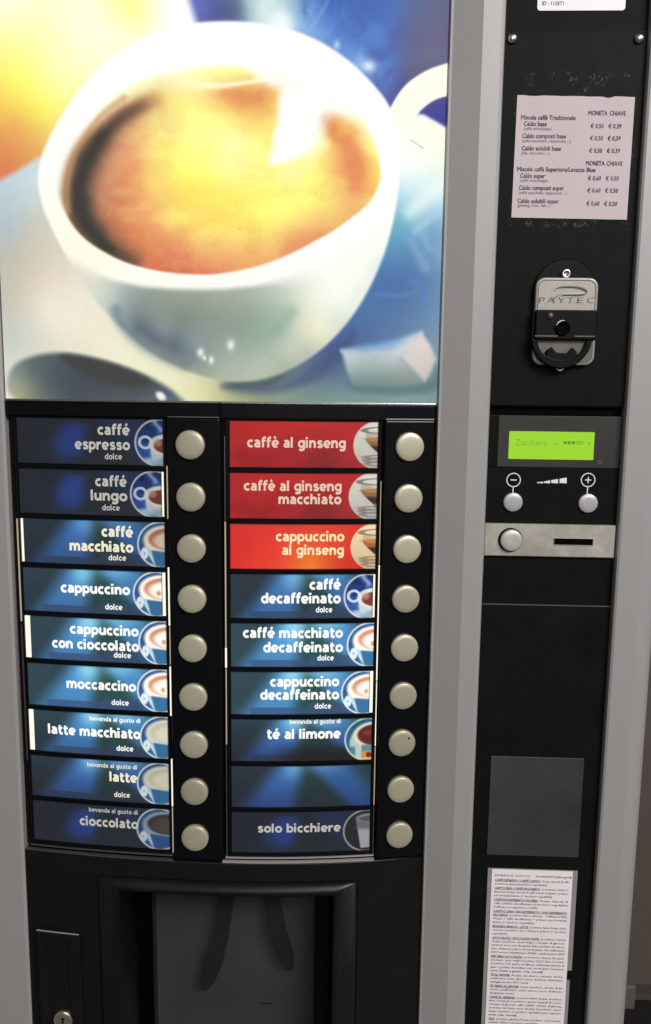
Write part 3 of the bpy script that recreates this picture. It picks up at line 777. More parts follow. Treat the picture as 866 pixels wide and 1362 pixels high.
def circle_pic(kind, U, V, b):
    """round picture; U,V run -1..1 over the disc"""
    r = np.hypot(U, V)
    E = lambda cx, cy, rx, ry, s=0.11: sstep(1 + s, 1 - s, np.hypot((U - cx) / rx, (V - cy) / ry))
    n = fbm(U * 30 + 70, V * 30 + 90, 17, 11)
    if kind == 'espresso':
        img = np.zeros(U.shape + (3,)) + np.array([38, 70, 140.]) + np.array([30, 45, 60.]) * (V[..., None] * 0.8 + n[..., None] * 2.2)
        img = over(img, (190, 215, 235), 0.9 * E(-0.15, 0.75, 0.6, 0.16, 0.5))
        img = over(img, (175, 200, 235), 0.75 * np.exp(-((U + 0.05 - 0.12 * np.sin(V * 9)) / 0.12) ** 2) * sstep(-0.3, -0.55, V))
        h = np.abs(np.hypot((U + 0.56) / 0.24, (V + 0.02) / 0.23) - 1)
        img = over(img, (206, 222, 236), sstep(0.30, 0.18, h))
        img = over(img, (206, 220, 224), E(0.30, 0.40, 0.66, 0.54))
        img = over(img, (120, 156, 186), 0.6 * E(0.34, 0.82, 0.5, 0.20, 0.4))
        img = over(img, (232, 236, 232), E(0.28, 0.08, 0.70, 0.44))
        img = over(img, (128, 60, 48), E(0.33, 0.12, 0.55, 0.31))
        img = over(img, (200, 160, 145), 0.7 * E(-0.06, -0.02, 0.16, 0.16, 0.5))
    elif kind in ('macchiato', 'cappuccino', 'latte', 'cioccolato', 'decaf'):
        img = np.zeros(U.shape + (3,)) + np.array([40, 78, 128.]) + n[..., None] * 40
        rim, cr, foam = {'macchiato': ((226, 214, 190), (160, 104, 84), (208, 190, 170)), 'cappuccino': ((252, 244, 226), (200, 132, 102), (255, 248, 236)),
                         'latte': ((206, 206, 190), (188, 186, 160), (214, 208, 186)), 'cioccolato': ((150, 165, 185), (62, 54, 56), (84, 74, 72)), 'decaf': ((248, 240, 220), (222, 120, 84), (255, 240, 214))}[kind]
        img = over(img, (150, 185, 205), E(0.02, 0.28, 0.74, 0.74))
        img = over(img, rim, E(0.24, -0.20, 0.98, 0.64))
        img = over(img, (205, 222, 226), 0.8 * sstep(0.15, 0.5, V) * E(0.1, 0.3, 0.7, 0.72))
        sq = sstep(-0.06, 0.06, U + 0.40 - 0.25 * (V - 0.3)) * sstep(0.22, 0.34, V - 0.10 * U)
        img = over(img, (52, 104, 146) if kind != 'cioccolato' else (52, 88, 150), sq)
        lf = sstep(0.0, 0.08, V - 0.1 - (U + 0.75) * -0.4) * sstep(0.0, -0.1, U + 0.62 - (V - 0.2) * 0.55)
        img = over(img, (36, 78, 128), 0.85 * lf)
        img = over(img, cr, E(0.36, -0.24, 0.88, 0.48, 0.12))
        img = over(img, foam, E(0.50, -0.16, 0.82, 0.40, 0.24))
        if kind == 'cappuccino': img = over(img, (190, 130, 80), 0.8 * E(0.10, -0.05, 0.09, 0.11, 0.6))
        g = sstep(0.10, 0.04, np.abs(np.hypot((U + 0.70) / 1.0, (V - 0.38) / 1.6) - 0.09))
        img = over(img, (226, 236, 240), 0.9 * g * sstep(-0.2, 0.05, V))
    elif kind == 'tea':
        img = np.zeros(U.shape + (3,)) + np.array([40, 96, 130.])
        img = over(img, (190, 214, 204), E(0.0, 0.2, 0.78, 0.85))
        img = over(img, (238, 236, 206), E(0.26, -0.20, 0.86, 0.60))
        img = over(img, (100, 38, 30), E(0.30, -0.20, 0.74, 0.48)); img = over(img, (150, 74, 56), 0.7 * E(0.0, -0.3, 0.2, 0.1, 0.6))
        img = over(img, (60, 120, 140), 0.8 * sstep(0.25, 0.4, V) * sstep(-0.45, -0.6, U))
        img = over(img, (58, 110, 134), sstep(0.2, 0.3, V) * sstep(-0.3, -0.2, U) * 0.7)
        img = over(img, (226, 150, 62), sstep(0.5, 0.56, V) * sstep(-0.28, -0.18, U)); img = over(img, (120, 48, 20), E(0.06, 0.72, 0.12, 0.13, 0.3))
        img = over(img, (240, 200, 120), sstep(0.80, 0.9, V))
    elif kind == 'ginseng':
        img = np.zeros(U.shape + (3,)) + np.array([206, 201, 190.]) - 22 * V[..., None] + n[..., None] * 18
        line = lambda cx, cy, rx, ry, w: sstep(w, w * 0.4, np.abs(np.hypot((U - cx) / rx, (V - cy) / ry) - 1) * min(rx, ry))
        img = over(img, (112, 106, 98), 0.8 * line(0.22, -0.62, 0.80, 0.13, 0.035))
        gl = sstep(0.02, -0.02, np.abs(U - 0.42) - (0.92 - 0.6 * clip01((V + 0.15) / 0.6)))
        img = over(img, (146, 140, 132), 0.45 * gl * sstep(-0.62, -0.5, V) * sstep(0.62, 0.5, V) * sstep(0.42, 0.9, np.abs(U - 0.42) + 0.2))
        le = -0.52 + 0.55 * clip01((V + 0.27) / 0.6) ** 1.3
        cup = sstep(-0.03, 0.05, U - le)
        img = over(img, (150, 104, 64), cup * sstep(-0.32, -0.24, V) * sstep(0.10, -0.02, V))
        img = over(img, (58, 44, 38), cup * sstep(-0.06, 0.08, V) * sstep(0.36, 0.28, V))
        img = over(img, (178, 130, 84), E(0.34, -0.25, 0.84, 0.10, 0.3))
        img = over(img, (110, 104, 102), cup * sstep(0.30, 0.36, V) * sstep(0.50, 0.42, V) * 0.8)
        for cy in (0.5, 0.62, 0.76): img = over(img, (128, 122, 116), 0.75 * line(0.35, cy, 0.95 - cy * 0.2, 0.10, 0.03))
        img = over(img, (120, 112, 108), 0.5 * clip01(n * 4) * sstep(0.35, 0.5, V))
    else:   # plain plastic cup
        img = np.zeros(U.shape + (3,)) + np.array([44, 44, 52.])
        cup = sstep(0.03, -0.03, np.abs(U - 0.28) - (0.74 - 0.16 * (V + 0.7))) * sstep(-0.62, -0.52, V) * sstep(0.86, 0.78, V + 0.05 * U)
        img = over(img, (188, 186, 190), cup); img = over(img, (112, 110, 124), cup * sstep(0.0, -0.15, V) * 0.8)
        img = over(img, (148, 146, 162), E(0.28, -0.60, 0.72, 0.22)); img = over(img, (96, 94, 112), E(0.30, -0.56, 0.60, 0.14))
        img = over(img, (150, 148, 160), 0.6 * np.exp(-((np.hypot((U - .28) / .7, (V + .25) / .2) - 1) / .2) ** 2) * sstep(-0.25, -0.1, V))
    ring = sstep(0.90, 0.955, r)
    img = over(img, {'ginseng': (205, 200, 192), 'cup': (196, 190, 180)}.get(kind, (222, 226, 222)), ring * (0.25 if kind == 'ginseng' else 0.9))
    return img


def label_paint(spec):
    style, b, pic, pleft, backlight_slope = spec

    def fn(x, y, z, x0, x1, z0, z1):
        X = (x - x0) / (x1 - x0) * 190.0; Y = (z1 - z) / (z1 - z0) * 60.0
        n = fbm(X + 300, Y + 50, int(pleft * 7) % 97, 40)
        if style == 'red':
            base = idw(X, Y, [(0, 0, (168, 36, 36)), (95, 10, (182, 40, 38)), (185, 5, (176, 40, 38)), (10, 55, (164, 34, 38)), (90, 55, (138, 32, 38)), (130, 50, (126, 34, 40)), (40, 30, (180, 38, 38)), (150, 35, (168, 38, 40))], 18)
            base = base * (1 + 0.45 * fbm(X, Y * 1.6 + X * .5, 5, 36)[..., None] * sstep(10, 50, Y)[..., None])
            if b > 0.6:
                base = idw(X, Y, [(0, 0, (205, 48, 40)), (95, 8, (226, 66, 50)), (185, 5, (212, 52, 40)), (10, 55, (214, 48, 38)), (60, 35, (226, 60, 46)), (85, 52, (232, 96, 44)), (105, 55, (238, 124, 44)), (120, 45, (230, 96, 40)), (150, 55, (214, 52, 34))], 14)
                base = base * (1 + 0.12 * n[..., None])
        else:
            vb = b * (1 + backlight_slope * (0.5 - Y / 60.0))  # uneven backlight is mixed into the print colours
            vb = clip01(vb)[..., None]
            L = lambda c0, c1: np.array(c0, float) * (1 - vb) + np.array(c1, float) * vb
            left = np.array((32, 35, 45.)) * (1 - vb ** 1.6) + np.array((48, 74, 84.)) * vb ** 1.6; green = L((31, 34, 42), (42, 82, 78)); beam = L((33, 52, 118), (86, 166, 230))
            base = left * sstep(110, 60, X)[..., None] + green * (1 - sstep(110, 60, X)[..., None])
            # left beam: fans out from the top towards the lower left
            e0 = 66 - Y * 0.80; e1 = 96 - Y * 0.14
            m1 = sstep(-22, 18, X - e0) * sstep(12, -14, X - e1) * (0.74 + 0.26 * sstep(64, 0, Y) if b > 0.3 else 0.9) * (1.0 if b > 0.3 else sstep(0, 10, Y))
            if b < 0.3: m1 = m1 * np.exp(-(((X - 74 + .2 * (Y - 28)) / 27) ** 2 + ((Y - 28) / 30) ** 2) ** 1.5)
            # right beam
            e2 = 104 + Y * 0.95; e3 = 158 + Y * 0.75
            m2 = sstep(-10, 16, X - e2) * sstep(26, -16, X - e3) * (1.0 if b > 0.3 else 0.42)
            base = base * (1 - m1[..., None]) + beam * m1[..., None]
            base = base * (1 - m2[..., None]) + (beam * 0.86) * m2[..., None]
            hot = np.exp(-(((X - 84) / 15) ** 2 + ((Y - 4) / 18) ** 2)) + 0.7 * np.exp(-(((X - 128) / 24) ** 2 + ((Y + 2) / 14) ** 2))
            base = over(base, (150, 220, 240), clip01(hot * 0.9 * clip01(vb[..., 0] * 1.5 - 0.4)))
            strip = np.maximum(sstep(49, 51, Y) * sstep(22, 30, X), sstep(43, 45, Y) * sstep(103, 107, X) * sstep(166, 161, X))
            if pic is not None: base = over(base, (L((37, 38, 44), (58, 82, 128))), strip * 0.72 * (1 if b > 0.3 else 0.6))
            base = base * (1 + 0.10 * n[..., None])
            if backlight_slope > 1.0: base = over(base, (30, 28, 28), 0.85 * sstep(30, 52, Y) * sstep(50, 100, X))
        if pic:
            U = (X - pleft - 31.5) / 31.5; V = (Y - 30.2) / 31.5
            c = circle_pic(pic, U, V, b)
            g = {True: 0.78 + 0.34 * b, False: 1.0}[style != 'red'] if pic != 'ginseng' else (0.97 if b < 0.6 else 1.06)
            c = c * g
            if pic == 'ginseng' and b > 0.6: c = c * np.array([1.04, 0.94, 0.80])
            base = over(base, c, sstep(1.02, 0.985, np.hypot(U, V)))
        # thin dark surround
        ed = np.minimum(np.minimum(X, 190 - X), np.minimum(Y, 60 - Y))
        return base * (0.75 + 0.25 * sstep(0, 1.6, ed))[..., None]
    return fn


# (side, row, style, brightness, picture, circle left in px, gradient, x0 px-ish shift, gap at left / right, writing)
# writing lines: (text, left px, right px, baseline py, em px, bold, baseline slope px/px)
LABELS = [
    ('L', 0, 'blue', 0.03, 'espresso', 154, 0.0, 0, 0, [("caffé", 130, 172.5, 578.5, 26, .03), ("espresso", 100, 173, 598, 26, .03), ("dolce", 139.5, 162.5, 611, 13.5, .02)]),
    ('L', 1, 'blue', 0.08, 'espresso', 149, 0.0, 0, .0020, [("caffé", 127, 168.5, 647, 26, .03), ("lungo", 121, 169.5, 666, 26, .03), ("dolce", 136, 159.5, 679, 13.5, .025)]),
    ('L', 2, 'blue', 0.45, 'macchiato', 154, 0.3, .0022, 0, [("caffé", 135.5, 177, 714, 26, .04), ("macchiato", 93, 177.5, 733.5, 26, .04), ("dolce", 144.5, 168, 745.5, 13.5, .035)]),
    ('L', 3, 'blue', 0.72, 'cappuccino', 151, 0.2, 0, .0030, [("cappuccino", 81.5, 173, 789.5, 26, .05), ("dolce", 140, 163, 811, 13.5, .05)]),
    ('L', 4, 'blue', 0.86, 'cappuccino', 152, 0.1, .0050, 0, [("cappuccino", 93.5, 184.5, 844.5, 26, .055), ("con cioccolato", 70, 185, 864, 26, .055), ("dolce", 151.5, 174.5, 875, 13.5, .05)]),
    ('L', 5, 'blue', 0.92, 'cappuccino', 150, 0.0, .0004, 0, [("moccaccino", 89, 181, 917.5, 26, .05), ("dolce", 148.5, 171.5, 938, 13.5, .05)]),
    ('L', 6, 'blue', 0.72, 'latte', 151, 0.5, .0045, 0, [("bevanda al gusto di", 119.5, 187, 960, 11.5, .045), ("latte macchiato", 64.5, 187, 979.5, 26, .05), ("dolce", 155, 177.5, 999, 13.5, .045)]),
    ('L', 7, 'blue', 0.42, 'latte', 147, 1.0, 0, 0, [("bevanda al gusto di", 116, 182.5, 1021.5, 11.5, .035), ("latte", 146, 182.5, 1040, 26, .045), ("dolce", 152, 173, 1060.5, 13.5, .03)]),
    ('L', 8, 'blue', 0.08, 'cioccolato', 145, 0.3, 0, 0, [("bevanda al gusto di", 118.5, 183.5, 1081.5, 11.5, .025), ("cioccolato", 106.5, 184, 1100, 26, .03)]),
    ('R', 0, 'red', 0.3, 'ginseng', 158.5, 0, 0, 0, [("caffè al ginseng", 329, 460, 595.5, 22.5, .032)]),
    ('R', 1, 'red', 0.35, 'ginseng', 153.5, 0, 0, 0, [("caffè al ginseng", 324.5, 454.5, 653, 22.5, .032), ("macchiato", 370.5, 454, 670.5, 22.5, .032)]),
    ('R', 2, 'red', 0.8, 'ginseng', 157, 0, 0, 0, [("cappuccino", 367, 458, 720, 22.5, .034), ("al ginseng", 375, 457.5, 738, 22.5, .034)]),
    ('R', 3, 'blue', 0.62, 'decaf_e', 151, 0.1, 0, .0018, [("caffé", 412, 453, 784, 26, .045), ("decaffeinato", 347.5, 453, 802.5, 26, .045), ("dolce", 420, 442, 814.5, 13.5, .045)]),
    ('R', 4, 'blue', 0.95, 'cappuccino', 154, 0.0, 0, 0, [("caffé macchiato", 323.5, 456, 848.5, 26, .05), ("decaffeinato", 350.5, 456, 867.5, 26, .05), ("dolce", 422, 444, 878.5, 13.5, .045)]),
    ('R', 5, 'blue', 0.95, 'cappuccino', 151, 0.0, 0, .0030, [("cappuccino", 359.5, 451, 913, 26, .05), ("decaffeinato", 346.5, 451, 930.5, 26, .05), ("dolce", 418.5, 440.5, 942.5, 13.5, .045)]),
    ('R', 6, 'blue', 0.5, 'tea', 153, 1.3, 0, 0, [("bevanda al gusto di", 385.5, 453.5, 962.5, 11.5, .035), ("té al limone", 355, 453, 982.5, 26, .045)]),
    ('R', 7, 'blue', 0.38, None, 160, 0.9, 0, 0, []),
    ('R', 8, 'blue', 0.06, 'cup', 153, 0.0, 0, 0, [("solo bicchiere", 342.5, 453, 1107, 25, .034)]),
]
LP = print_mat("backlit_label", 0.4, 1.0, 0.08)
TXT = {}
for nm, c in (('dim', (186, 182, 172)), ('mid', (240, 232, 205)), ('bright', (255, 255, 250)), ('red', (226, 196, 176)), ('redbright', (250, 226, 176))):
    TXT[nm] = mat("label_text_" + nm, (0.02, 0.02, 0.02), 0.5, emit=tuple(lin(c)), estr=1.0)
BACKS = {}
for (side, row, style, b, pic, pl, backlight_slope, gl, gr, lines) in LABELS:
    s0, s1 = SLOTS[side]
    zc = ROW0 - row * PITCH
    z0, z1 = zc - LABEL_H / 2, zc + LABEL_H / 2
    x0, x1 = s0 + 0.0004 + gl, s1 - 0.0004 - gr
    kind = 'espresso' if pic == 'decaf_e' else pic
    fn = label_paint((style, b, kind, pl, backlight_slope))
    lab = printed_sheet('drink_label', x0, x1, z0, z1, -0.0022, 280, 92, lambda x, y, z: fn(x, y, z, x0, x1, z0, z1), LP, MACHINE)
    words = ' '.join(t[0] for t in lines)
    if gl > .001: MB().slab(s0 + .0002, s0 + gl, z0 + .0003, z1 - .0003, -0.0026, 0.0006, 1).build('backlight', LEAK, lab)
    if gr > .001: MB().slab(s1 - gr, s1 - .0002, z0 + .0003, z1 - .0003, -0.0026, 0.0006, 1).build('backlight', LEAK, lab)
    if lines:
        tx = Strokes(lambda x: -(bul(x) - 0.0022))
        for (body, pa, pb, py, em, bold) in lines:
            xa, za = S(pa, py - (pb - pa) * 0.5 * -0.012 - (0.012 * (pb - pa) if side == 'L' else 0), -0.002)
            xb, _ = S(pb, py, -0.002)
            _, zl = S((pa + pb) / 2, py, -0.002)
            tx.line(body, xa, xb, zl, {26: 0.00670, 25: 0.0062, 22.5: 0.0064, 13.5: 0.0037, 11.5: 0.0030}[em], (0.32 if em > 15 else 0.27) * (1.0 if bold < .04 else 1.12))
        key = ('redbright' if b > .6 else 'red') if style == 'red' else ('dim' if b < 0.2 else ('mid' if b < .5 else 'bright'))
        tx.build('lettering', TXT[key], lab)
    tag(lab, label=(f'drink label reading {words}' if words else 'blank blue drink label without writing'))


# thin lines of light leaking beside the label columns
def leak(xw, pya, pyb, w, m_):
    za = S(project(np.array(xw), np.array(-0.018), np.array(ZC - .2))[0], pya)[1]; zb = S(project(np.array(xw), np.array(-0.018), np.array(ZC - .2))[0], pyb)[1]
    MB().slab(xw - w / 2, xw + w / 2, zb, za, 0.0002, 0.002, 1).build('light_gap', m_, MACHINE)


for args in ((-0.1613, 620, 690, .0006, LEAK_DIM), (-0.1612, 755, 832, .0014, LEAK), (-0.1612, 834, 884, .0004, LEAK_DIM), (-0.1612, 887, 952, .0013, LEAK), (-0.1612, 1010, 1072, .0012, LEAK), (-0.1614, 1074, 1134, .0005, LEAK_DIM),
             (-0.1113, 580, 694, .0005, BRIGHT_EDGE), (-0.1113, 694, 862, .0010, LEAK_DIM), (-0.1113, 862, 888, .0014, LEAK), (-0.1113, 890, 990, .0008, LEAK_DIM), (-0.1115, 992, 1138, .0005, BRIGHT_EDGE),
             (0.0222, 640, 750, .0006, LEAK_DIM), (0.0222, 752, 905, .0011, LEAK), (0.0222, 907, 992, .0008, LEAK), (0.0222, 994, 1070, .0008, LEAK_DIM), (0.0222, 1072, 1136, .0005, BRIGHT_EDGE),
             (-0.2982, 690, 826, .0006, LEAK_DIM), (-0.2982, 830, 1010, .0006, BRIGHT_EDGE)):
    leak(*args)

# ---- buttons
bprof = [(0.0124, 0.004), (0.0124, -0.0026), (0.0121, -0.0033), (0.0114, -0.0038), (0.0085, -0.0042), (0.005, -0.0044), (0.0015, -0.00445)]
src = None
for xb in (-0.1400, 0.0457):
    for k in range(9):
        loc = Vector((xb, -(float(bul(xb)) + 0.0022), BTN0 - k * BPITCH))
        if src is None:
            src = MB().lathe(bprof, 48).build('selection_button', BUTTON, MACHINE, loc=loc, smooth=True)
        else:
            o = src.copy(); COL.objects.link(o); o.parent = MACHINE; o.location = loc - BASE
        if xb > 0 and k == 6:
            o['label'] = 'selection button with a dark chip near its upper edge'
            MB().lathe([(0.0011, 0), (0.0010, -0.0003), (0.0002, -0.0004)], 10, (xb + 0.0058, loc.y - 0.0040, loc.z + 0.0052)).build('chip', DARK, o)
        slope = (float(bul(xb + .001)) - float(bul(xb - .001))) / .002
        (src if k == 0 and xb < 0 else o).rotation_euler[2] = -math.atan(slope)

# ------------------------------------------------------------------ lower fascia with dispensing opening
zt = ZC - 0.4318
hx0, hx1, hz1, hz0 = -0.2335, 0.0090, ZC - 0.4505, 0.62
MB().rings([(X0D, X1D, 0.06, zt, -0.012), (X0D, X1D, 0.06, zt, 0.0), (hx0, hx1, hz0, hz1, 0.0), (hx0 + .001, hx1 - .001, hz0, hz1 - .001, -0.012)], 24).build('fascia', FASCIA, MACHINE, bevel=0.0012)
# flared lip round the opening
MB().rings([(hx0 + .0005, hx1 - .0005, hz0, hz1 - .0005, -0.002), (hx0 + .0008, hx1 - .0008, hz0, hz1 - .0008, 0.0014), (hx0 + .004, hx1 - .004, hz0 + .004, hz1 - .002, 0.0032), (hx0 + .014, hx1 - .014, hz0 + .01, hz1 - .0055, 0.0060), (hx0 + .0185, hx1 - .0200, hz0 + .014, hz1 - .0085, 0.0068), (hx0 + .0205, hx1 - .0222, hz0 + .016, hz1 - .0108, 0.0052), (hx0 + .0212, hx1 - .0232, hz0 + .017, hz1 - .0118, 0.0010), (hx0 + .0218, hx1 - .0238, hz0 + .0175, hz1 - .0122, -0.052)], 24).build('opening_lip', FASCIA, MACHINE, smooth=True)
yb = 0.050
fxa = P(204, 1260, yb - .024)[0]; fxb = P(424, 1260, yb - .024)[0]
MB().box(hx0 + .004, hx1 - .004, yb, yb + 0.004, hz0 + .004, hz1 + .01).build('compartment_back', DARK, MACHINE)
FLAP = mat("smoked_flap", (0.031, 0.030, 0.027), 0.3, 0, 0.3, noise=0.10, nscale=15, rvar=0.05, bump=0.03, bscale=50, alpha=0.42)
BAYBACK = mat("bay_back", (0.26, 0.25, 0.235), 0.6, 0, 0.3, noise=0.25, nscale=14)
MB().box(fxa - .002, fxb + .002, yb - 0.0012, yb - 0.0002, hz0 + .010, hz1 - .003).build('bay_wall', BAYBACK, MACHINE)
fl = MB().box(fxa, fxb, yb - 0.0245, yb - 0.0225, hz0 + .012, hz1 - .004).build('delivery_flap', FLAP, MACHINE)
MB().box(fxb - 0.004, fxb + 0.012, yb - 0.03, yb - 0.002, hz0 + .012, hz1 - .010).build('flap_hinge', BLACK, MACHINE, bevel=0.003)


def at3(px, py, y): x, z = P(px, py, y); return (x, y, z)


ys = yb - 0.0118
MB().tube([at3(302, 1172, ys), at3(300, 1196, ys), at3(293, 1250, ys), at3(285, 1276, ys), at3(276, 1302, ys), at3(272, 1313, ys)], [0.0086, 0.0086, 0.0080, 0.0094, 0.0080, 0.0045], 18).build('spout', TUBEM, MACHINE, smooth=True)
MB().tube([at3(357, 1172, ys), at3(364, 1210, ys), at3(368, 1236, ys), at3(377, 1262, ys), at3(383, 1280, ys), at3(385, 1288, ys)], [0.0075, 0.0085, 0.0098, 0.0090, 0.0070, 0.004], 18).build('spout', TUBEM, MACHINE, smooth=True)
# scratch on the flap
MB().box(P(350, 1311, yb)[0], P(367, 1311, yb)[0], yb - .0249, yb - .0245, P(355, 1311.6, yb)[1], P(355, 1311, yb)[1]).build('scratch', DARK, MACHINE)

# lock door at lower left
lx0, lx1, lz1, lz0 = -0.2960, -0.2515, ZC - 0.5098, 0.70
ld = MB().rings([(lx0, lx1, lz0, lz1, 0.0002), (lx0 + .001, lx1 - .0005, lz0, lz1 - .0008, 0.0035), (lx0 + .002, lx1 - .0022, lz0 + .002, lz1 - .0022, 0.0052), (lx0 + .004, lx1 - .011, lz0 + .004, lz1 - .0038, 0.0056), (lx0 + .010, lx1 - .0125, lz0 + .01, lz1 - .02, 0.0044), (lx0 + .015, lx1 - .016, lz0 + .02, lz1 - .04, 0.0044)], 8)
n0 = len(ld.v); ld.f.append(tuple(range(n0 - 18, n0)))
lock_door = ld.build('lock_door', FASCIA, MACHINE)
MB().slab(lx0 + .0015, lx1 - .0010, lz1 - .0014, lz1 - .0008, 0.0046, 0.003, 6).build('lock_door_shine', EDGE, lock_door, bevel=0.0002)  # shine on the door's top edge, added as a pale strip
kx, kz = S(84, 1357, .006); ky = -(float(bul(kx)) + 0.0042)
lk = MB().lathe([(0.0092, 0.002), (0.0092, -0.0022), (0.0084, -0.0028), (0.0080, -0.0020), (0.0066, -0.0020), (0.0064, -0.0026), (0.001, -0.0028)], 36, (kx, ky, kz)).build('lock', BRASS, lock_door, smooth=False)
MB().box(kx - .0008, kx + .0008, ky - .0032, ky - .002, kz - .0026, kz + .0030).box(kx - .0017, kx + .0017, ky - .0031, ky - .002, kz + .0016, kz + .0024).build('lock_slot', DARK, lock_door)

# ------------------------------------------------------------------ payment column
PX0, PX1 = 0.1131, 0.2272
MB().box(PX0, PX1, 0.0, 0.03, ZC - 0.0135, ZT - .002).build('payment_panel', MATTE, MACHINE)
# cover plate with two screws and tape residue
RES = mat("cover_plastic", (0.0068, 0.0068, 0.0076), 0.5, 0, 0.06, noise=0.2, nscale=50, bump=0.15, bscale=800)
nt = RES.node_tree; bs = nt.nodes['Principled BSDF']
tc = nt.nodes.new('ShaderNodeTexCoord')
n1 = nt.nodes.new('ShaderNodeTexNoise'); n1.inputs['Scale'].default_value = 420; n1.inputs['Detail'].default_value = 5
n2 = nt.nodes.new('ShaderNodeTexNoise'); n2.inputs['Scale'].default_value = 60; n2.inputs['Detail'].default_value = 2
nt.links.new(tc.outputs['Object'], n1.inputs['Vector']); nt.links.new(tc.outputs['Object'], n2.inputs['Vector'])
sep = nt.nodes.new('ShaderNodeSeparateXYZ'); nt.links.new(tc.outputs['Object'], sep.inputs[0])


def mth(op, a, b=None):
    n = nt.nodes.new('ShaderNodeMath'); n.operation = op
    for i, q in enumerate((a, b)):
        if q is None: continue
        if hasattr(q, 'is_output'): nt.links.new(q, n.inputs[i])
        else: n.inputs[i].default_value = q
    return n.outputs[0]


def sm(v, lo, hi):
    n = nt.nodes.new('ShaderNodeMapRange'); n.interpolation_type = 'SMOOTHSTEP'
    n.inputs['From Min'].default_value = lo; n.inputs['From Max'].default_value = hi
    nt.links.new(v, n.inputs['Value']); return n.outputs['Result']


bz = BASE.z; bx = BASE.x   # object space of a part is world space here
zr1 = ZC + 0.2555; zr0 = ZC + 0.130
zmask = mth('MULTIPLY', sm(sep.outputs[2], zr0, zr0 + .008), mth('SUBTRACT', 1.0, sm(sep.outputs[2], zr1 - .003, zr1)))
xmask = mth('MULTIPLY', sm(sep.outputs[0], 0.1225, 0.1255), mth('SUBTRACT', 1.0, sm(sep.outputs[0], 0.2195, 0.2225)))
speck = mth('MULTIPLY', sm(n1.outputs['Fac'], 0.52, 0.72), sm(n2.outputs['Fac'], 0.42, 0.62))
resid = mth('MULTIPLY', mth('MULTIPLY', zmask, xmask), speck)
mx = nt.nodes.new('ShaderNodeMix'); mx.data_type = 'RGBA'
nt.links.new(resid, mx.inputs[0])
old = bs.inputs['Base Color'].links[0].from_socket
nt.links.new(old, mx.inputs[6]); mx.inputs[7].default_value = (0.10, 0.097, 0.10, 1)
nt.links.new(mx.outputs[2], bs.inputs['Base Color'])
cover = MB().box(PX0 + .0006, PX1 - .0006, -0.0016, -0.0002, ZC - 0.0125, ZC + 0.2856).build('cover_plate', RES, MACHINE, bevel=0.0004)
for px in (681, 849):
    x, z = P(px, 53)
    MB().lathe([(0.0040, 0.0), (0.0040, -0.0012), (0.0034, -0.0026), (0.0022, -0.0034), (0.0005, -0.0037)], 24, (x, -0.0016, z)).build('screw', CHROME, cover, smooth=True)

# key reader
kr_disc = MB().lathe([(0.0262, -0.0001), (0.0262, -0.0022), (0.0254, -0.0028), (0.001, -0.0028)], 64, (P(750, 390)[0], -0.0016, P(750, 388)[1])).build('key_reader', PORT, MACHINE)
xl, xr, zt_, zb_ = 0.1466, 0.1980, ZC + 0.0928, ZC + 0.0216
yk = -0.0046
pl = MB().prism(rrect(xl, xr, zb_, zt_, 0.0075), yk - 0.0042, yk + 0.003).build('reader_plate', PEWTER, kr_disc, bevel=0.0014, seg=3)
q = rrect(xl + .0022, xr - .0022, zb_ + .0022, zt_ - .0022, 0.006)
gm = MB(); gm.stroke(q + q[:1], 0.0007, yk - 0.0045, yk - 0.004); gm.build('plate_groove', PEWTER_DK, kr_disc)
for px, py in ((750.5, 365.5), (742.5, 488.5)):
    x, z = P(px, py)
    MB().lathe([(0.0040, 0.002), (0.0040, -0.0016), (0.0030, -0.0026), (0.0016, -0.0022), (0.0013, -0.0004), (0.0002, -0.0004)], 24, (x, yk - .001, z)).build('rivet', CHROME, kr_disc, smooth=True)
em = MB()
def pk(pts, y=yk - .004): return [P(a, b, y) for a, b in pts]
em.stroke(pk(spline([(737, 386.5), (743, 382.5), (757, 381.5), (770, 382.5), (778, 385.5), (780, 388), (777, 391), (768, 392), (752, 391.5), (744, 392.5), (738, 396), (735, 398)], 6, False)), [0.0004 + 0.0010 * math.sin(math.pi * min(1, max(0, i / 66.0))) for i in range(67)], yk - .0054, yk - .004)
em.build('emblem', PEWTER_DK, kr_disc)
hl = MB(); hl.stroke([(x + .0005, z - .0009) for x, z in pk(spline([(736, 397.5), (744, 391.5), (752, 389.5), (768, 389.5), (777, 388)], 6, False))], 0.0006, yk - .0056, yk - .004); hl.build('emblem_glint', PEWTER_GLINT, kr_disc)  # highlight on the emblem, drawn as a paler stroke
tx = Text(lambda x: x * 0 + yk - 0.0042)
for ch, a, b in (('P', 715.5, 723.5), ('A', 726, 736.5), ('Y', 739.5, 750.5), ('T', 752.5, 761.5), ('E', 766, 774.5), ('C', 779, 788)):
    tx.line(ch, P(a, 403, yk)[0], P(b, 403, yk)[0], P(a, 404, yk)[1] , 0.0068, 0.0, 3)
tx.build('lettering', PEWTER_DK, kr_disc)
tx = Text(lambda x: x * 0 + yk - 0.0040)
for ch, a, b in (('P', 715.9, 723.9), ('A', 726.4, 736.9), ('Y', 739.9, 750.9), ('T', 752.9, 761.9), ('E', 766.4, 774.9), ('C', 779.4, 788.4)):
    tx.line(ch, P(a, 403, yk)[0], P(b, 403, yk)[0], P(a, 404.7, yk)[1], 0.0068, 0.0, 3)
tx.build('lettering_glint', PEWTER_GLINT, kr_disc)  # highlight of the embossing, a paler shifted copy of the letters
MB().prism(rrect(xl + .0026, xr - .0026, zb_ + .0026, P(745, 450, yk)[1], 0.0055), yk - 0.0044, yk - 0.004).build('port_shade', PEWTER_SHADE, kr_disc)  # shade of the block above, added as a darker layer
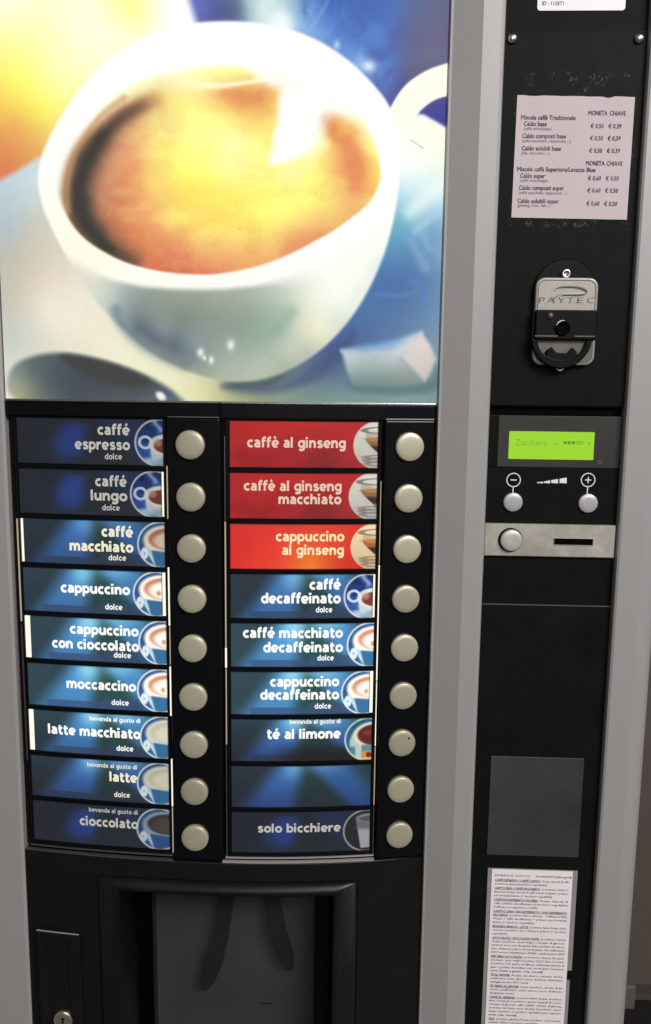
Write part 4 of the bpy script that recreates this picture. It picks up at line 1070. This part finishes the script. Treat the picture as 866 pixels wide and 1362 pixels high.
# black key port: upper block and lower half ring
zb1 = P(745, 412, yk - .009)[1]; zb2 = P(745, 452, yk - .009)[1]
MB().box(0.1466, 0.1974, yk - .0092, yk - .002, zb2, zb1).build('port_block', PORT, kr_disc, bevel=0.0012)
cxk, czk = P(747.5, 446, yk - .007)
out = [(cxk + 0.0252 * math.cos(math.radians(a)), czk - 0.001 + 0.0262 * math.sin(math.radians(a))) for a in range(180, 361, 6)]
inn = [(cxk + 0.0195 * math.cos(math.radians(a)), czk - 0.005 + 0.0150 * math.sin(math.radians(a))) for a in range(360, 179, -6)]
MB().prism(out + inn, yk - .0080, yk - .002).build('port_ring', PORT, kr_disc, bevel=0.001)
MB().prism([(cxk - .0125, czk - .0215), (cxk + .0125, czk - .0215), (cxk + .0135, czk - .0135), (cxk + .0095, czk - .0095), (cxk + .005, czk - .0145), (cxk - .004, czk - .0140), (cxk - .0075, czk - .0092), (cxk - .0125, czk - .0125)], yk - .0074, yk - .003).build('key_guide', PORT, kr_disc, bevel=0.0012)
for a, b in ((708, 738.5), (760, 787.5)):
    MB().box(P(a, 447, yk)[0], P(b, 447, yk)[0], yk - .0098, yk - .008, P(740, 448.2, yk - .009)[1], P(740, 446.2, yk - .009)[1]).build('port_ledge', PEWTER_DK, kr_disc, bevel=0.0003)
kx2, kz2 = P(748.5, 433, yk - .01)
MB().lathe([(0.0062, 0.002), (0.0062, -0.0012), (0.0052, -0.0022), (0.0046, -0.0012), (0.001, -0.001)], 30, (kx2, yk - .0092, kz2 - .002)).build('key_hole', DARK, kr_disc, smooth=True)
arc = [(kx2 + 0.0058 * math.cos(math.radians(a)), kz2 - .002 + 0.0060 * math.sin(math.radians(a))) for a in range(75, 170, 8)]
MB().stroke(arc, [0.0002 + 0.0008 * math.sin(math.pi * i / (len(arc) - 1)) for i in range(len(arc))], yk - .0118, yk - .010).build('key_hole_glint', PEWTER_GLINT, kr_disc)  # highlight on the keyhole rim, drawn as a pale arc
lx, lz = P(732, 420, yk - .009)
MB().lathe([(0.0026, 0.001), (0.0026, -0.0006), (0.0020, -0.0014), (0.0004, -0.0017)], 20, (lx, yk - .0092, lz)).build('indicator_lamp', PEWTER_DK, kr_disc, smooth=True)

# LCD display window (a touch recessed under a dark strip)
MB().box(PX0, PX1, 0.004, 0.03, ZC - 0.0210, ZC - 0.0137).build('recess_strip', DARK, MACHINE)
lw = MB().box(PX0 + .0002, PX1 - .0002, -0.0006, 0.012, ZC - 0.0652, ZC - 0.0212).build('display_window', LCDWIN, MACHINE, bevel=0.0003)
MB().box(PX0 + .0003, 0.1225, -0.0010, 0.0, ZC - 0.0650, ZC - 0.0214).build('window_tint', MATTE, lw)
sxa, sxb, sza, szb = 0.1316, 0.2041, ZC - 0.0584, ZC - 0.0345
MB().prism(rrect(sxa, sxb, sza, szb, 0.0008, 3), -0.0012, 0.0).build('lcd_screen', LCD, lw)
tx = Text(lambda x: x * 0 - 0.0012)
zt1 = P(705, 592.5)[1]
tx.line("Zucchero", P(685, 592)[0], P(727, 592)[0], zt1, 0.0078, 0.0, 3)
tx.line("-", P(737, 592)[0], P(742.5, 592)[0], zt1, 0.0078, 0.0, 3)
tx.line("+", P(780.5, 592)[0], P(785.5, 592)[0], zt1, 0.0068, 0.01, 3)
tx.build('lettering', LCD_INK2, lw)
dm = MB()
for i, px in enumerate((751.2, 756.6, 762, 767.4, 772.8)):
    x, z = P(px, 588.7)
    if i < 3: dm.lathe([(0.00150, -0.0012), (0.00150, -0.00155), (0.0001, -0.0016)], 14, (x, 0, z))
    else:
        r_ = [(x + 0.0013 * math.cos(math.radians(a)), z + 0.0013 * math.sin(math.radians(a))) for a in range(0, 361, 24)]
        dm.stroke(r_, 0.0005, -0.0016, -0.0012)
dm.build('sugar_dots', LCD_INK, lw)
x, z = P(797.5, 614.5)
r_ = [(x + 0.0014 * math.cos(math.radians(a)), z + 0.0014 * math.sin(math.radians(a))) for a in range(0, 361, 24)]
MB().stroke(r_, 0.0004, -0.0009, -0.0005).build('window_mark', INK_SOFT, lw)

# sugar keys
keys = MB().box(PX0 + .0002, PX1 - .0002, -0.0004, 0.02, ZC - 0.1145, ZC - 0.0654).build('sugar_panel', MATTE, MACHINE)
sm_ = MB(); ym0, ym1 = -0.0008, -0.0003
for px in (683, 782):
    cx_, cz_ = P(px, 638.3)
    sm_.stroke([(cx_ + 0.0058 * math.cos(math.radians(a)), cz_ + 0.0058 * math.sin(math.radians(a))) for a in range(0, 361, 10)], 0.0008, ym0, ym1)
    sm_.stroke([(cx_ - .0026, cz_), (cx_ + .0026, cz_)], 0.0009, ym0, ym1)
    if px > 700: sm_.stroke([(cx_, cz_ - .0026), (cx_, cz_ + .0026)], 0.0009, ym0 - .0001, ym1)
    sm_.stroke([(cx_ - .0001, cz_ - .0060), (cx_ - .0002, cz_ - .0125)], 0.0008, ym0 - .0002, ym1)
for a, b, ta, tb in ((714, 722, 641.3, 640.6), (723, 731.5, 640.4, 638.8), (733, 742, 638.6, 637.0), (744, 753.5, 636.8, 635.2)):
    sm_.prism([P(a, ta), P(b, tb), P(b, 642.8), P(a, 642.2)], ym0, ym1)
sm_.build('sugar_symbols', WHITE_INK, keys)
for px in (681.8, 781.5):
    x, z = P(px, 667.5 + (px - 682) * .015)
    MB().lathe([(0.0083, 0.002), (0.0083, -0.0016), (0.0081, -0.0021), (0.0075, -0.0025), (0.004, -0.0027), (0.001, -0.0028)], 40, (x, -0.0004, z)).build('sugar_button', SUGARB, keys, smooth=True)

# steel coin plate
sp = MB()
sx0, sx1, sz0, sz1 = 0.1134, 0.2262, ZC - 0.1434, ZC - 0.1147
cxs0, cxs1 = P(735.5, 719)[0], P(786.5, 719)[0]; czs0, czs1 = P(760, 723.8)[1], P(760, 715)[1]
y0, y1 = -0.0045, 0.012
sp.rings([(sx0, sx1, sz0, sz1, -0.012), (sx0, sx1, sz0, sz1, 0.0036), (sx0 + .0008, sx1 - .0008, sz0 + .0008, sz1 - .0008, 0.0045), (cxs0 - .0006, cxs1 + .0006, czs0 - .0007, czs1 + .0002, 0.0045), (cxs0 - .0002, cxs1 + .0002, czs0 - .0003, czs1, 0.0052), (cxs0, cxs1, czs0, czs1 - .0001, 0.0048), (cxs0, cxs1, czs0, czs1 - .0001, -0.008)], 10, flat=True)
sp = sp.build('coin_plate', STEEL, MACHINE)
MB().box(cxs0 - .001, cxs1 + .001, -0.0030, 0.006, czs0 - .001, czs1 + .001).build('coin_slot', DARK, sp)
x, z = P(680.5, 719, -.008)
MB().lathe([(0.0106, -0.0046), (0.0106, -0.0050), (0.0100, -0.0051), (0.0099, -0.0044)], 40, (x - .0004, 0, z)).build('button_well', DARK, sp)
MB().lathe([(0.0094, 0.0), (0.0094, -0.0074), (0.0092, -0.0080), (0.0086, -0.0084), (0.005, -0.0087), (0.001, -0.0088)], 44, (x, 0, z)).build('coin_return_button', STEELB, sp, smooth=True)

# lower payment panels
MB().box(PX0, PX1, -0.0002, 0.03, ZC - 0.1868, ZC - 0.1438).build('blank_panel', MATTE, MACHINE)
lowp = MB().box(PX0, PX1, -0.0010, 0.03, 0.06, ZC - 0.1876).build('service_panel', BLACK, MACHINE)
MB().box(PX0 + .0005, PX1 - .0005, -0.0016, 0.004, ZC - 0.1878, ZC - 0.1870).build('panel_seam_shine', BRIGHT_EDGE, MACHINE)
c4 = [P(652, 1004.5), P(775, 1008), P(770, 1139), P(648, 1135.5)]
wx0 = (c4[0][0] + c4[3][0]) / 2; wx1 = (c4[1][0] + c4[2][0]) / 2
MB().box(wx0, wx1, -0.0020, 0.001, c4[2][1], c4[0][1]).build('smoked_window', GREYWIN, lowp, bevel=0.0003)
# small hinge bracket low on the machine's side
MB().box(0.262, P(845.5, 1326, .075)[0], 0.0745, 0.12, P(840, 1343, .075)[1], P(840, 1312, .075)[1]).build('side_bracket', LEDGE, MACHINE, bevel=0.002)
for (x, y) in ((-0.31, 0.08), (0.23, 0.08), (-0.31, 0.64), (0.23, 0.64)):
    m = MB(); n = 20
    v = [(x + 0.02 * math.cos(2 * math.pi * i / n), y + 0.02 * math.sin(2 * math.pi * i / n), z) for z in (0.0, 0.022) for i in range(n)]
    m.add(v, [tuple(range(n)), tuple(range(n, 2 * n))] + [(i, (i + 1) % n, (i + 1) % n + n, i + n) for i in range(n)])
    m.build('foot', BLACK, MACHINE)

# ================================================================== paper stuck on the machine
def flat(y): return lambda x: np.asarray(x) * 0 + y


# price sheet
ps = [P(687.5, 128), P(843.5, 130.2), P(832.5, 293), P(679.5, 290)]
m = MB(); N = 18
def quad(u, v):
    a = np.array(ps[0]) * (1 - u) + np.array(ps[1]) * u; b = np.array(ps[3]) * (1 - u) + np.array(ps[2]) * u
    return a * (1 - v) + b * v
yp = -0.0020
vv = []; ff = []
rr = random.Random(2)
for j in range(N + 1):
    for i in range(N + 1):
        x, z = quad(i / N, j / N)
        if j == 0: z += rr.uniform(-.0004, .0002) - (0.0012 if i == 14 else 0)
        vv.append((x, yp - 0.0004 * abs(math.sin(i * .5 + j * .3)) * 0.5, z))
for j in range(N):
    for i in range(N):
        a = j * (N + 1) + i; ff.append((a, a + 1, a + N + 2, a + N + 1))
m.add(vv, ff)
price = m.build('price_sheet', PAPER)
sol = price.modifiers.new('solid', 'SOLIDIFY'); sol.thickness = 0.0002
tag(price, 'pinkish paper price list in Italian stuck to the black cover plate', 'price list')
tx = Text(flat(yp - 0.0003)); t2 = Text(flat(yp - 0.0003))
E1 = 0.00055


def pl_(t, body, a, b, py, em, bold):
    y = yp
    xa, za = P(a, py, y); xb, zb = P(b, py + (b - a) * 0.012, y)
    t.line(body, xa, xb, za, em * E1, bold, 2, slope=(zb - za) / (xb - xa))


for body, a, b, py in (("MONETA", 782.5, 807.5, 153.3), ("CHIAVE", 810.5, 832, 153.8), ("MONETA", 779, 804, 220), ("CHIAVE", 806.5, 827.5, 220.5), ("Miscela caffè Tradizionale", 693, 765.5, 159), ("Miscela caffè Superiore/Lavazza Blue", 688, 792, 227.7)):
    pl_(tx, body, a, b, py, 9.0, .012)
for body, a, b, py in (("Caldo base", 696.5, 727, 167.5), ("Caldo composti base", 694.5, 752.5, 183.5), ("Caldo solubili base", 693.8, 746, 200), ("Caldo super", 691.8, 725, 236.5), ("Caldo composti super", 690, 750, 252.5), ("Caldo solubili super", 688.3, 743, 270)):
    pl_(tx, body, a, b, py, 9.0, .012)
for body, a, b, py in (("(caffè corto/lungo)", 696.5, 733.5, 172.8), ("(caffè macchiato, cappuccino ...)", 694.5, 759, 189), ("(the, cioccolato ...)", 693.8, 730.5, 205.3), ("(caffè corto/lungo)", 691.8, 728.5, 241.6), ("(caffè macchiato, cappuccino ...)", 690, 754, 258), ("(ginseng, orzo, deb...)", 688.3, 731, 274.8)):
    pl_(t2, body, a, b, py, 6.0, .0)
for i, (ya, p1, p2) in enumerate(((170.5, "€ 0,50", "€ 0,39"), (186.7, "€ 0,50", "€ 0,39"), (203.2, "€ 0,50", "€ 0,39"), (239.8, "€ 0,60", "€ 0,50"), (256, "€ 0,60", "€ 0,50"), (273.5, "€ 0,60", "€ 0,50"))):
    sh = [0, 1, 2, 3.6, 4.5, 5.7][i]
    pl_(tx, p1, 785.5 - sh, 802.8 - sh, ya, 8.8, .010); pl_(tx, p2, 809 - sh, 826.3 - sh, ya + .3, 8.8, .010)
tx.build('lettering', INK, price); t2.build('small_lettering', INK_SOFT, price)

# ID sticker
st = MB().prism(rrect(P(714.5, 10)[0], P(831.5, 10)[0], P(770, 14.3)[1], P(770, 14.3)[1] + 0.046, 0.0024), -0.0005, 0.0).build('id_sticker', STICK)
tag(st, 'white rounded sticker with an identity number above the price list', 'sticker')
tx = Text(flat(-0.0006)); xa, za = P(721, 7.3); xb, _ = P(749.5, 7.3)
tx.line("ID : 113571", xa, xb, za, 0.0040, .005, 2); tx.build('lettering', INK_SOFT, st)

# ingredients sheet in a cloudy sleeve
ia = [P(648, 1153), P(766.5, 1157.2), P(756.8, 1362), P(640.5, 1362)]
xs0 = (ia[0][0] + ia[3][0]) / 2; xs1 = (ia[1][0] + ia[2][0]) / 2
zs1 = P(705, 1155)[1]; zs0 = zs1 - 0.215
zn1 = P(755, 1289)[1]; zn0 = P(755, 1302)[1]
sheet = MB().prism([(xs0, zs1), (xs1, zs1), (xs1, zn1), (xs1 - .0042, zn1 - .0004), (xs1 - .0042, zn0), (xs1 - .0012, zn0 - .0003), (xs1 - .0012, zs0), (xs0, zs0)], -0.0017, -0.0011).build('ingredients_sheet', SLEEVE)
tag(sheet, 'white sheet of small print about drink ingredients in a cloudy plastic sleeve', 'notice')
xp0 = P(653, 1200)[0]; xp1 = P(759, 1200)[0]
xp0 = xs0 + 0.0036; xp1 = xs1 - 0.0046
MB().box(xp0, xp1, -0.0023, -0.0018, zs0 + .003, zs1 - .0006).build('paper', PAPER2, sheet)
LINES = [
    ("H", "BEVANDA AL GUSTO DI", "INGREDIENTI", "(allergeni)"),
    ("B", "CAFFÈ ESPRESSO / CAFFÈ LUNGO", "Acqua, miscela di caffè"), ("E", "tostato in grani (zucchero regolabile)"),
    ("B", "CAPPUCCINO / CAFFÈ MACCHIATO", "(contiene latte e"), ("R", "lattosio)", "Acqua, miscela di caffè tostato in grani + polvere"), ("E", "per bevanda bianca (+ zucchero regolabile)"),
    ("B", "CAFFÈ DECAFFEINATO SOLUBILE", "Acqua, miscela di"), ("F", "caffè solubile decaffeinato (+zucchero regolabile)"), ("E", "(Caffeina non superiore a 0,30%)"),
    ("B", "CAPPUCCINO DECAFFEINATO / DECAFFEINATO", ""), ("B", "MACCHIATO", "(contiene latte e lattosio - Caffeina 0,30%)"), ("F", "Acqua + caffè decaffeinato + polvere per bevanda"), ("E", "bianca (+ zucchero regolabile)"),
    ("B", "BEVANDA BIANCA - LATTE", "(contiene latte) Acqua, latte"), ("F", "scremato in polvere, siero di latte in polvere (+ zucchero"), ("E", "regolabile)"),
    ("B", "CIOCCOLATA / CIOCCOLATA FORTE", "(contiene latte)"), ("F", "Acqua, zucchero, cacao magro, sciroppo di glucosio,"), ("F", "grassi di cocco non idrogenati, latte scremato in polvere,"), ("F", "siero di latte in polvere, fecola di patate, sale, addensante"), ("F", "E415 aromi, stabilizzante E340ii, emulsionante E471"),
    ("B", "PERUGINA CIOCCOLATA", "(contiene latte) Acqua,"), ("F", "zucchero, cacao magro in polvere 24,3%, latte scremato"), ("F", "in polvere 11%, amido modificato, addensanti gomma di"), ("F", "guar e gomma di xanthan, sale, aromi (può contenere"), ("K", "uova, frutta a guscio, soia, cereali)"),
    ("B", "TÈ AL LIMONE", "Acqua, zucchero, estratto di thè,"), ("F", "acidificante: acido citrico, succo di limone disidratato,"), ("E", "antiagglomerante E551, aromi"),
    ("B", "TÈ VERDE AL LIMONE", "Acqua, zucchero, estratto di thè"), ("F", "verde, acidificante: acido citrico, succo di limone"), ("E", "disidratato, aromi"),
    ("B", "CAFFÈ AL GINSENG", "(contiene latte) Acqua, zucchero,"), ("F", "latte scremato in polvere, grassi vegetali di cocco,"), ("F", "sciroppo di glucosio, caffè solubile, estratto di ginseng,"), ("F", "proteine del latte, siero di latte in polvere, cacao"), ("F", "magro in polvere, (+ zucchero regolabile) (può contenere"), ("K", "uova, soia, cereali)"),
    ("B", "ORZO", "(contiene glutine) Acqua, zucchero, orzo tostato"), ("E", "solubile 100% (+ zucchero regolabile)"),
    ("B", "GUARANÀ", "(contiene latte) Acqua, zucchero, sciroppo di"), ("F", "glucosio, latte scremato in polvere, grassi vegetali di"), ("F", "cocco, caffè solubile (7%), maltodestrine, estratto di"), ("F", "guaranà (1%), aromi, proteine del latte, stabilizzanti"), ("E", "E340, E331, emulsionanti E471 (+ zucchero regolabile)"),
    ("B", "GINSENG", "(contiene latte) Acqua, zucchero, estratto di"), ("F", "ginseng, siero di latte, caffè solubile, grassi vegetali,"), ("F", "sciroppo di glucosio, aromi, stabilizzanti, emulsionanti"),
]
tb, tn, tr = Text(flat(-0.00235)), Text(flat(-0.00235)), Text(flat(-0.00235))
ul = MB()
xa, xb = xp0 + 0.0030, xp1 - 0.0030
zline = zs1 - 0.0072; emi = 0.0030; wchar = (xb - xa) / 58.0
for i, L in enumerate(LINES):
    k = L[0]
    if k == 'H':
        tn.line(L[1], xa, xa + .032, zline, emi * .9, 0, 1); tn.line(L[2], xa + .038, xa + .055, zline, emi * .9, 0, 1); tr.line(L[3], xa + .056, xa + .071, zline, emi, .01, 1)
        zline -= 0.0048; continue
    if k == 'B':
        w = min(xb - xa, len(L[1]) * wchar * (1.28 if L[2] else 1.6))
        tb.line(L[1], xa, xa + w, zline, emi, .022, 1)
        tb.mb.box(xa, xa + w, -0.0025, -0.0023, zline - .0007, zline - .0004)
        if L[2]: tn.line(L[2], xa + w + .0015, xb, zline, emi, .004, 1)
    elif k == 'R':
        w = len(L[1]) * wchar; tr.line(L[1], xa, xa + w, zline, emi, .008, 1); tn.line(L[2], xa + w + .001, xb, zline, emi, .004, 1)
    elif k == 'F': tn.line(L[1], xa, xb, zline, emi, .004, 1)
    elif k == 'E': tn.line(L[1], xa, xa + len(L[1]) * wchar * 1.08, zline, emi, .004, 1)
    elif k == 'K': tb.line(L[1], xa, xa + len(L[1]) * wchar * 1.12, zline, emi, .016, 1)
    zline -= 0.00372 + (0.0006 if i + 1 < len(LINES) and LINES[i + 1][0] == 'B' and k in 'EFK' else 0)
    if zline < zs0 + .008: break
tb.build('bold_lettering', INK_SOFT, sheet); tn.build('small_lettering', INK_SOFT, sheet); tr.build('red_lettering', INK_RED, sheet)

# skirting along the wall
o = MB().box(-3, 3, 0.945, 0.969, 0.0, 0.085).build('skirting', SKIRT)
cap = MB().box(-3, 3, 0.938, 0.967, 0.0855, 0.100).build('skirting_cap', LEDGE, o)
tag(o, 'dark skirting along the foot of the brown wall', 'skirting', kind='structure')
